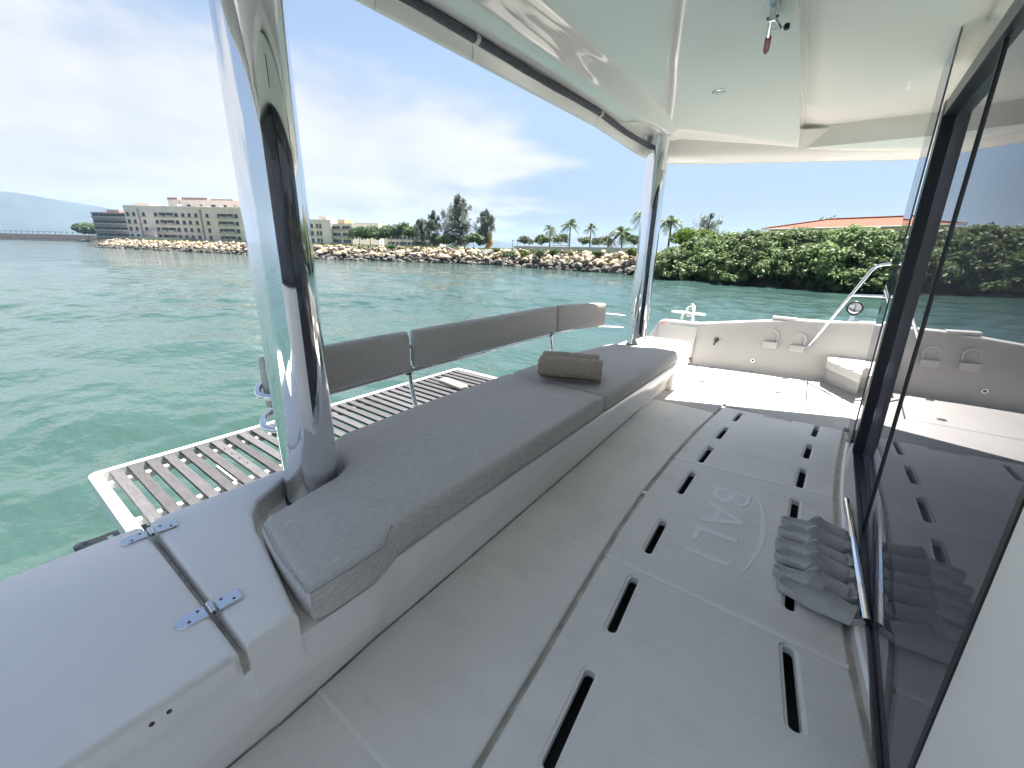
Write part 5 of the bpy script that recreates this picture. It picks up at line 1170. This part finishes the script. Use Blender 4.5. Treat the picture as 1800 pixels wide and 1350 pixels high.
# ------------------------------------------------------------------ buildings
win_m = mat('window_dark', (0.035, 0.042, 0.055), 0.15, var=0.3, var_scale=0.7); sill_m = mat('concrete_ledge', (0.42, 0.40, 0.38), 0.85, var=0.1)
def building(name, A_, B_, depth, ztop, z0, label, wall, wins, rows, row0, pitch_, group='apartment blocks across the water', cat='building', win=(1.3, 1.25), ledge=True, grooves=()):
    win = (win[0] * 1.25, win[1] * 1.12)
    """A_, B_: ground points of the facade ends as seen from the water (left, right); wins: list of (u fraction, width factor)"""
    t = empty(name, (A_.x, A_.y, z0)); tag(t, label, cat, group); u = Vector((B_.x - A_.x, B_.y - A_.y, 0)); W = u.length; u.normalize(); back = Vector((-u.y, u.x, 0))
    mid = (A_ + B_) / 2
    if back.dot(Vector((mid.x, mid.y, 0))) < 0: back = -back
    Ht = ztop - z0; rects = []
    for (uf, wf) in wins:
        for r_ in range(rows):
            w = win[0] * wf; x0 = uf * W - w / 2; zz = row0 + r_ * pitch_
            if zz + win[1] < Ht - 0.2 and x0 > 0.1 and x0 + w < W - 0.1: rects.append((x0, x0 + w, zz, zz + win[1]))
    gro = [(uf * W - 0.5, uf * W + 0.5, 0.4, Ht - 0.5) for uf in grooves]
    rv, fs = cdt([(0, 0), (W, 0), (W, Ht), (0, Ht)], [[(a, c), (b, c), (b, d), (a, d)] for a, b, c, d in rects + gro])
    mb = MB(); T = lambda a, b, dd: u * a + Vector((0, 0, b)) + back * dd
    mb.add([T(v.x, v.y, 0) for v in rv], fs)
    for a, b, c, d in rects + gro:
        dp = 0.35 if (a, b, c, d) in rects else 1.6
        q1 = [(a, c), (b, c), (b, d), (a, d)]; mb.add([T(*p_, 0) for p_ in q1] + [T(*p_, dp) for p_ in q1], [(i, (i + 1) % 4, 4 + (i + 1) % 4, 4 + i) for i in range(4)])
    for a, b, c, d in gro: mb.add([T(a, c, 1.6), T(b, c, 1.6), T(b, d, 1.6), T(a, d, 1.6)], [(0, 1, 2, 3)])
    mb.add([T(0, 0, 0), T(0, Ht, 0), T(0, Ht, depth), T(0, 0, depth)], [(0, 1, 2, 3)]); mb.add([T(W, 0, 0), T(W, Ht, 0), T(W, Ht, depth), T(W, 0, depth)], [(3, 2, 1, 0)])
    mb.add([T(0, Ht, 0), T(W, Ht, 0), T(W, Ht, depth), T(0, Ht, depth)], [(0, 1, 2, 3)]); mb.add([T(0, 0, depth), T(W, 0, depth), T(W, Ht, depth), T(0, Ht, depth)], [(3, 2, 1, 0)])
    mb.build('wall', wall, t)
    rot = math.atan2(u.y, u.x); cache = {}
    for a, b, c, d in rects:
        key = round(b - a, 2)
        if key not in cache:
            w_m = MB().obox((-(b - a) / 2, 0, -(d - c) / 2), (b - a, 0, 0), (0, 0.05, 0), (0, 0, d - c)).mesh(); w_m.materials.append(win_m)
            wide = b - a > 2.2; dp = 0.95 if wide else 0.45; l_m = MB().obox((-(b - a) / 2 - 0.15, -dp, -(d - c) / 2 - 0.22), (b - a + 0.3, 0, 0), (0, dp - 0.01, 0), (0, 0, 0.62 if wide else 0.20)).mesh(); l_m.materials.append(sill_m); cache[key] = (w_m, l_m)
        o = bpy.data.objects.new('window', cache[key][0]); COL.objects.link(o); o.parent = t; o.location = T((a + b) / 2, (c + d) / 2, 0.30)
        o.rotation_euler = (0, 0, rot)
        sgn = 1 if Vector((-math.sin(rot), math.cos(rot), 0)).dot(back) > 0 else -1
        if sgn < 0: o.scale = (1, -1, 1)
        if ledge:
            o2 = bpy.data.objects.new('ledge', cache[key][1]); COL.objects.link(o2); o2.parent = o; o2.location = (0, -0.30, 0)
    return t, T, W, Ht
beige = mat('beige_render', (0.76, 0.645, 0.57), 0.9, var=0.08, var_scale=0.3); beige2 = mat('pale_render', (0.82, 0.73, 0.66), 0.9, var=0.08, var_scale=0.3); brown = mat('brown_render', (0.36, 0.28, 0.26), 0.9, var=0.15, var_scale=0.3); rosy = mat('rosy_tile', (0.36, 0.27, 0.24), 0.85, var=0.15)
d0 = 230
A_, B_ = gp(234, 238), gp(446, 205)
tb, T, W, Ht = building('apartment_block', A_, B_, 16, zat(234, 364, 238), GZ - 0.1, 'long beige apartment block behind the breakwater on the left', beige, [(0.025, .8), (0.075, .8), (0.155, .8), (0.255, .9), (0.31, 1.9), (0.365, 1.9), (0.42, 1.0), (0.475, .9), (0.525, .8), (0.58, .8), (0.67, .8), (0.765, .9), (0.805, 1.7), (0.85, 1.7), (0.90, 1.0)], 5, 1.0, 2.75, grooves=(0.115, 0.62))
mb = MB(); mb.obox(T(0.09 * W, Ht, 1), T(0.12 * W, 0, 0), T(0, 0, 6), (0, 0, 1.5)); mb.obox(T(0.55 * W, Ht, 3), T(0.10 * W, 0, 0), T(0, 0, 5), (0, 0, 0.9)); mb.build('roof_house', beige, tb)
mb = MB(); mb.obox(T(0, Ht, -0.12), T(W, 0, 0), T(0, 0, 0.35), (0, 0, 0.5)); mb.build('parapet', beige2, tb)
for k_, (uf, dd, wd, hh) in enumerate(((0.03, 3, 1.6, 1.1), (0.27, 2, 2.2, 0.9), (0.36, 4, 1.2, 1.6), (0.72, 2, 1.8, 1.0), (0.86, 3, 2.6, 1.3))): MB().obox(T(uf * W, Ht, dd), T(wd, 0, 0), T(0, 0, 2), (0, 0, hh)).build('roof_plant', sill_m, tb)
MB().tube([T(0.42 * W, Ht, 3), T(0.42 * W, Ht + 3.2, 3)], 0.09, 6).build('mast', steel_dk, tb)
A2, B2 = gp(313, 262), gp(436, 240)
tb2, T2, W2, H2 = building('apartment_block', A2, B2, 14, zat(313, 352, 262), GZ - 0.1, 'taller rosy-topped apartment block behind the long beige one', beige2, [(0.10, .9), (0.28, 1.2), (0.45, .9), (0.62, 1.4), (0.78, .9), (0.92, .9)], 6, 1.0, 2.75)
mb = MB(); mb.obox(T2(0, H2, -0.2), T2(0.14 * W2, 0, 0), T2(0, 0, 5), (0, 0, 0.9)); mb.obox(T2(0.2 * W2, H2, 0), T2(0.35 * W2, 0, 0), T2(0, 0, 6), (0, 0, 1.0)); mb.obox(T2(0.6 * W2, H2, 0), T2(0.3 * W2, 0, 0), T2(0, 0, 6), (0, 0, 0.5)); mb.build('roof_house', rosy, tb2)
A3, B3 = gp(177, 268), gp(238, 258)
tb3, T3, W3, H3 = building('apartment_block', A3, B3, 16, zat(177, 375, 268), GZ - 0.1, 'brown apartment block at the left end of the group', brown, [(0.12, 1.6), (0.32, 1.8), (0.52, 2.0), (0.72, 2.0), (0.9, 1.6)], 4, 1.1, 2.7)
mb = MB(); mb.obox(T3(0.34 * W3, H3, 2), T3(0.34 * W3, 0, 0), T3(0, 0, 5), (0, 0, 1.6)); mb.obox(T3(0, H3, -0.3), T3(W3, 0, 0), T3(0, 0, 0.6), (0, 0, 0.35)); mb.build('roof_house', rosy, tb3)
A4, B4 = gp(520, 190), gp(586, 180)
tb4, T4, W4, H4 = building('apartment_block', A4, B4, 14, zat(560, 386, 184), GZ - 0.1, 'pale apartment block with a blank wall right of the near post', beige2, [(0.1, .9), (0.25, .9), (0.40, .9), (0.50, .7), (0.64, .6), (0.72, .6)], 4, 0.9, 2.6)
mb = MB(); mb.obox(T4(0.66 * W4, H4, 1), T4(0.2 * W4, 0, 0), T4(0, 0, 5), (0, 0, 1.1)); mb.build('roof_house', beige, tb4)
A5, B5 = gp(586.5, 181), gp(622, 172)
tb5, T5, W5, H5 = building('apartment_block', A5, B5, 12, zat(600, 393, 177), GZ - 0.1, 'pale block with stacked dark balconies left of the leafy trees', beige, [(0.24, 2.4), (0.72, 2.4)], 4, 0.6, 2.35, win=(1.5, 1.35))
mb = MB(); mb.obox(T5(0.1 * W5, H5, 2), T5(0.35 * W5, 0, 0), T5(0, 0, 4), (0, 0, 1.5)); mb.build('roof_house', mat('ochre_render', (0.48, 0.38, 0.24), 0.9, var=0.1), tb5)
A6, B6 = gp(628, 210), gp(668, 205)
building('apartment_block', A6, B6, 12, zat(650, 392, 207), GZ - 0.1, 'pale block whose top shows over the leafy trees', beige2, [(0.2, 1.2), (0.5, 1.2), (0.8, 1.2)], 4, 0.8, 2.5)
A7, B7 = gp(676, 190), gp(772, 182)
building('low_block', A7, B7, 10, zat(720, 413, 186), GZ - 0.1, 'low white block seen between the tree trunks', mat('white_render', (0.62, 0.61, 0.60), 0.9, var=0.08), [(i / 14 + 0.03, 1.0) for i in range(14)], 2, 0.8, 2.2, win=(1.1, 1.0))
# orange-roofed house
hA, hB = gp(1332, 52), gp(1790, 46); u = Vector((hB.x - hA.x, hB.y - hA.y, 0)); W = u.length; u.normalize(); bk = Vector((-u.y, u.x, 0)); bk = bk if bk.dot(hA) > 0 else -bk
ze = zat(1345, 403, 52); hz = empty('orange_roofed_house', (hA.x, hA.y, GZ - 0.1)); tag(hz, 'white house with a long orange hipped roof behind the hedge', 'house'); T = lambda a, z, d: u * a + bk * d + Vector((0, 0, z - hz.location.z))
MB().obox(T(0.5, GZ - 0.1, 0.5), u * (W - 1), bk * 7, (0, 0, ze - GZ + 0.1)).build('wall', mat('white_wall', (0.66, 0.64, 0.62), 0.85, var=0.05), hz)
rt_ = bpy.data.materials.new('orange_tiles'); rt_.use_nodes = True; t = rt_.node_tree; p = t.nodes['Principled BSDF']; p.inputs['Roughness'].default_value = 0.7
tx = t.nodes.new('ShaderNodeTexCoord'); wv = t.nodes.new('ShaderNodeTexWave'); wv.wave_type = 'BANDS'; wv.bands_direction = 'X'; wv.inputs['Scale'].default_value = 1.4; mp = t.nodes.new('ShaderNodeMapping'); mp.inputs['Rotation'].default_value = (0, 0, -math.atan2(u.y, u.x)); t.links.new(tx.outputs['Object'], mp.inputs[0]); t.links.new(mp.outputs[0], wv.inputs[0])
nn = t.nodes.new('ShaderNodeTexNoise'); nn.inputs['Scale'].default_value = 2.2; nn.inputs['Detail'].default_value = 5; t.links.new(tx.outputs['Object'], nn.inputs[0]); rp = t.nodes.new('ShaderNodeValToRGB'); rp.color_ramp.elements[0].color = (0.17, 0.036, 0.004, 1); rp.color_ramp.elements[1].color = (0.23, 0.056, 0.007, 1); rp.color_ramp.elements[0].position = 0.3; rp.color_ramp.elements[1].position = 0.7; t.links.new(nn.outputs[0], rp.inputs[0]); t.links.new(rp.outputs[0], p.inputs['Base Color'])
bb = t.nodes.new('ShaderNodeBump'); bb.inputs['Distance'].default_value = 0.08; t.links.new(wv.outputs[0], bb.inputs['Height']); t.links.new(bb.outputs[0], p.inputs['Normal'])
zrd = ze + 0.95; rf = MB().add([T(0, ze, 0), T(W, ze, 0), T(W, ze, 8), T(0, ze, 8), T(4.2, zrd, 4), T(W - 4.2, zrd, 4)], [(0, 1, 5, 4), (1, 2, 5), (2, 3, 4, 5), (3, 0, 4), (3, 2, 1, 0)]).build('roof', rt_, hz)
MB().tube([T(4.2, zrd + 0.03, 4), T(W - 4.2, zrd + 0.03, 4)], 0.10, 8).build('ridge', rt_, rf); MB().tube([T(0, ze + 0.03, 0), T(4.2, zrd + 0.03, 4)], 0.09, 8).build('hip_ridge', rt_, rf); MB().tube([T(0, ze - 0.03, -0.03), T(W, ze - 0.03, -0.03)], 0.06, 8).build('gutter', rlm, rf)

# ------------------------------------------------------------------ pier, quay, small boats
pr = empty('long_pier', gp(90, 440, WATER)); tag(pr, 'long low stone pier stretching out at the far left', 'pier')
a, b = gp(-420, 640, WATER - 0.5), gp(186, 372, WATER - 0.5); dv = b - a; u = dv.normalized(); w_ = Vector((-u.y, u.x, 0))
ztp = zat(100, 409.5, 430)
MB().obox(a - pr.location, dv, w_ * 6, (0, 0, ztp - WATER - 0.6)).build('wall', mat('pier_stone', (0.20, 0.185, 0.175), 0.9, var=0.2, var_scale=0.5), pr)
MB().obox(a - pr.location - w_ * 5 , dv, w_ * 4.8, (0, 0, 1.0)).build('apron', mat('pale_rubble', (0.36, 0.31, 0.25), 0.95, var=0.3, var_scale=0.3), pr)
mb = MB(); n = 70
for i in range(n): c = a + dv * (i / n) - pr.location + Vector((0, 0, ztp - WATER - 0.1)); mb.obox(c, u * 0.25, w_ * 0.25, (0, 0, 1.2))
mb.obox(a - pr.location + Vector((0, 0, ztp - WATER + 0.9)), dv, w_ * 0.15, (0, 0, 0.15)); mb.build('railing', steel_dk, pr)
qy = empty('quay', gp(215, 250, WATER)); tag(qy, 'grey concrete quay and ramp below the brown block', 'quay'); a, b = gp(184, 285, WATER - 0.5), gp(246, 215, WATER - 0.5); dv = b - a; u = dv.normalized(); w_ = Vector((-u.y, u.x, 0)); w_ = w_ if w_.dot(a) > 0 else -w_
MB().obox(a - qy.location, dv, w_ * 20, (0, 0, zat(210, 415.5, 250) - WATER + 0.5)).build('wall', mat('quay_concrete', (0.27, 0.28, 0.275), 0.9, var=0.15, var_scale=0.3), qy)
MB().obox(a - qy.location + dv * 0.2 + w_ * 6, dv * 0.75, w_ * 1, (0, 0, zat(215, 405, 250) - WATER + 0.5)).build('rear_wall', mat('pink_wall', (0.40, 0.34, 0.32), 0.9, var=0.12), qy)
def dinghy(px, d, ln, col, label, seed):
    t = empty('small_boat', gp(px, d, WATER)); tag(t, label, 'boat', 'small boats by the far pier'); mb = MB(); n = 9; vs = []
    for i in range(n):
        f = i / (n - 1); w = 0.75 * math.sin(math.pi * min(1, 0.25 + 0.75 * (1 - f))) ** 0.6 if f < 1 else 0.02; sh = 0.55 + 0.45 * f * f
        vs += [(ln * (f - 0.5), -w, sh), (ln * (f - 0.5), -w * 0.6, -0.15), (ln * (f - 0.5), w * 0.6, -0.15), (ln * (f - 0.5), w, sh)]
    mb.add(vs, [(i * 4 + j, (i + 1) * 4 + j, (i + 1) * 4 + j + 1, i * 4 + j + 1) for i in range(n - 1) for j in range(3)] + [(0, 1, 2, 3)]); mb.build('hull', mat('boat_' + label.split()[0], col, 0.4, var=0.08), t, 50)
    MB().box(-ln * 0.25, ln * 0.1, -0.4, 0.4, 0.4, 1.0).build('cabin', mat('boat_cabin', (0.5, 0.5, 0.5), 0.5, var=0.1), t, bevel=0.08)
    t.rotation_euler = (0, 0, math.atan2(side.y, side.x) + seed * 0.3)
dinghy(152, 360, 6.0, (0.05, 0.055, 0.07), 'dark small boat lying below the far pier', 1); dinghy(184, 300, 5.0, (0.55, 0.56, 0.56), 'white small boat tied up at the quay', -1)

# ------------------------------------------------------------------ far hills and the hazy air
hill_m = mat('far_hillside', (0.045, 0.062, 0.065), 0.95, var=0.25, var_scale=0.006, var_detail=8)
prof_h = [(-900, 372), (-500, 352), (-250, 346), (-60, 341), (20, 338), (60, 341), (110, 350), (150, 357), (195, 364), (250, 377), (310, 389), (400, 398), (520, 402), (600, 400), (660, 398), (720, 403), (800, 413), (880, 424), (960, 436)]
hb = MB(); D0 = 2300.0; vs = []; xs_ = [p_[0] for p_ in prof_h]; n = 160
for i in range(n):
    x = xs_[0] + (xs_[-1] - xs_[0]) * i / (n - 1); y = interp(prof_h, x) + 1.4 * mnoise.noise((x * 0.05, 0, 3)) + 0.7 * mnoise.noise((x * 0.17, 0, 7)); base = at(x, 440, D0); top = at(x, y, D0 + 500); dirn = Vector((base.x, base.y, 0)).normalized()
    for k_ in range(9):
        f = k_ / 8; d = D0 + 500 * f; z = (top.z) * (f ** 0.85) if f < 1 else top.z
        z *= 1 + 0.10 * mnoise.noise((x * 0.03, k_ * 0.8, 1)) * (f < 1); q = dirn * d; vs.append((q.x, q.y, z - 3 * (k_ == 0)))
    q = dirn * (D0 + 900); vs.append((q.x, q.y, -3))
k = 10; hb.add(vs, [(i * k + j, (i + 1) * k + j, (i + 1) * k + j + 1, i * k + j + 1) for i in range(n - 1) for j in range(k - 1)])
ho = hb.build('hills', hill_m, None, 70); tag(ho, kind='structure')
hz_m = bpy.data.materials.new('sea_haze'); hz_m.use_nodes = True; t = hz_m.node_tree; t.nodes.clear(); o_ = t.nodes.new('ShaderNodeOutputMaterial'); pv = t.nodes.new('ShaderNodeVolumePrincipled')
pv.inputs['Color'].default_value = (0.46, 0.68, 1.0, 1); pv.inputs['Density'].default_value = 0.00015; pv.inputs['Anisotropy'].default_value = 0.2; t.links.new(pv.outputs[0], o_.inputs['Volume'])
hzo = MB().box(-3700, 3700, -3700, 3700, WATER - 4, 190).build('haze', hz_m); tag(hzo, kind='stuff')
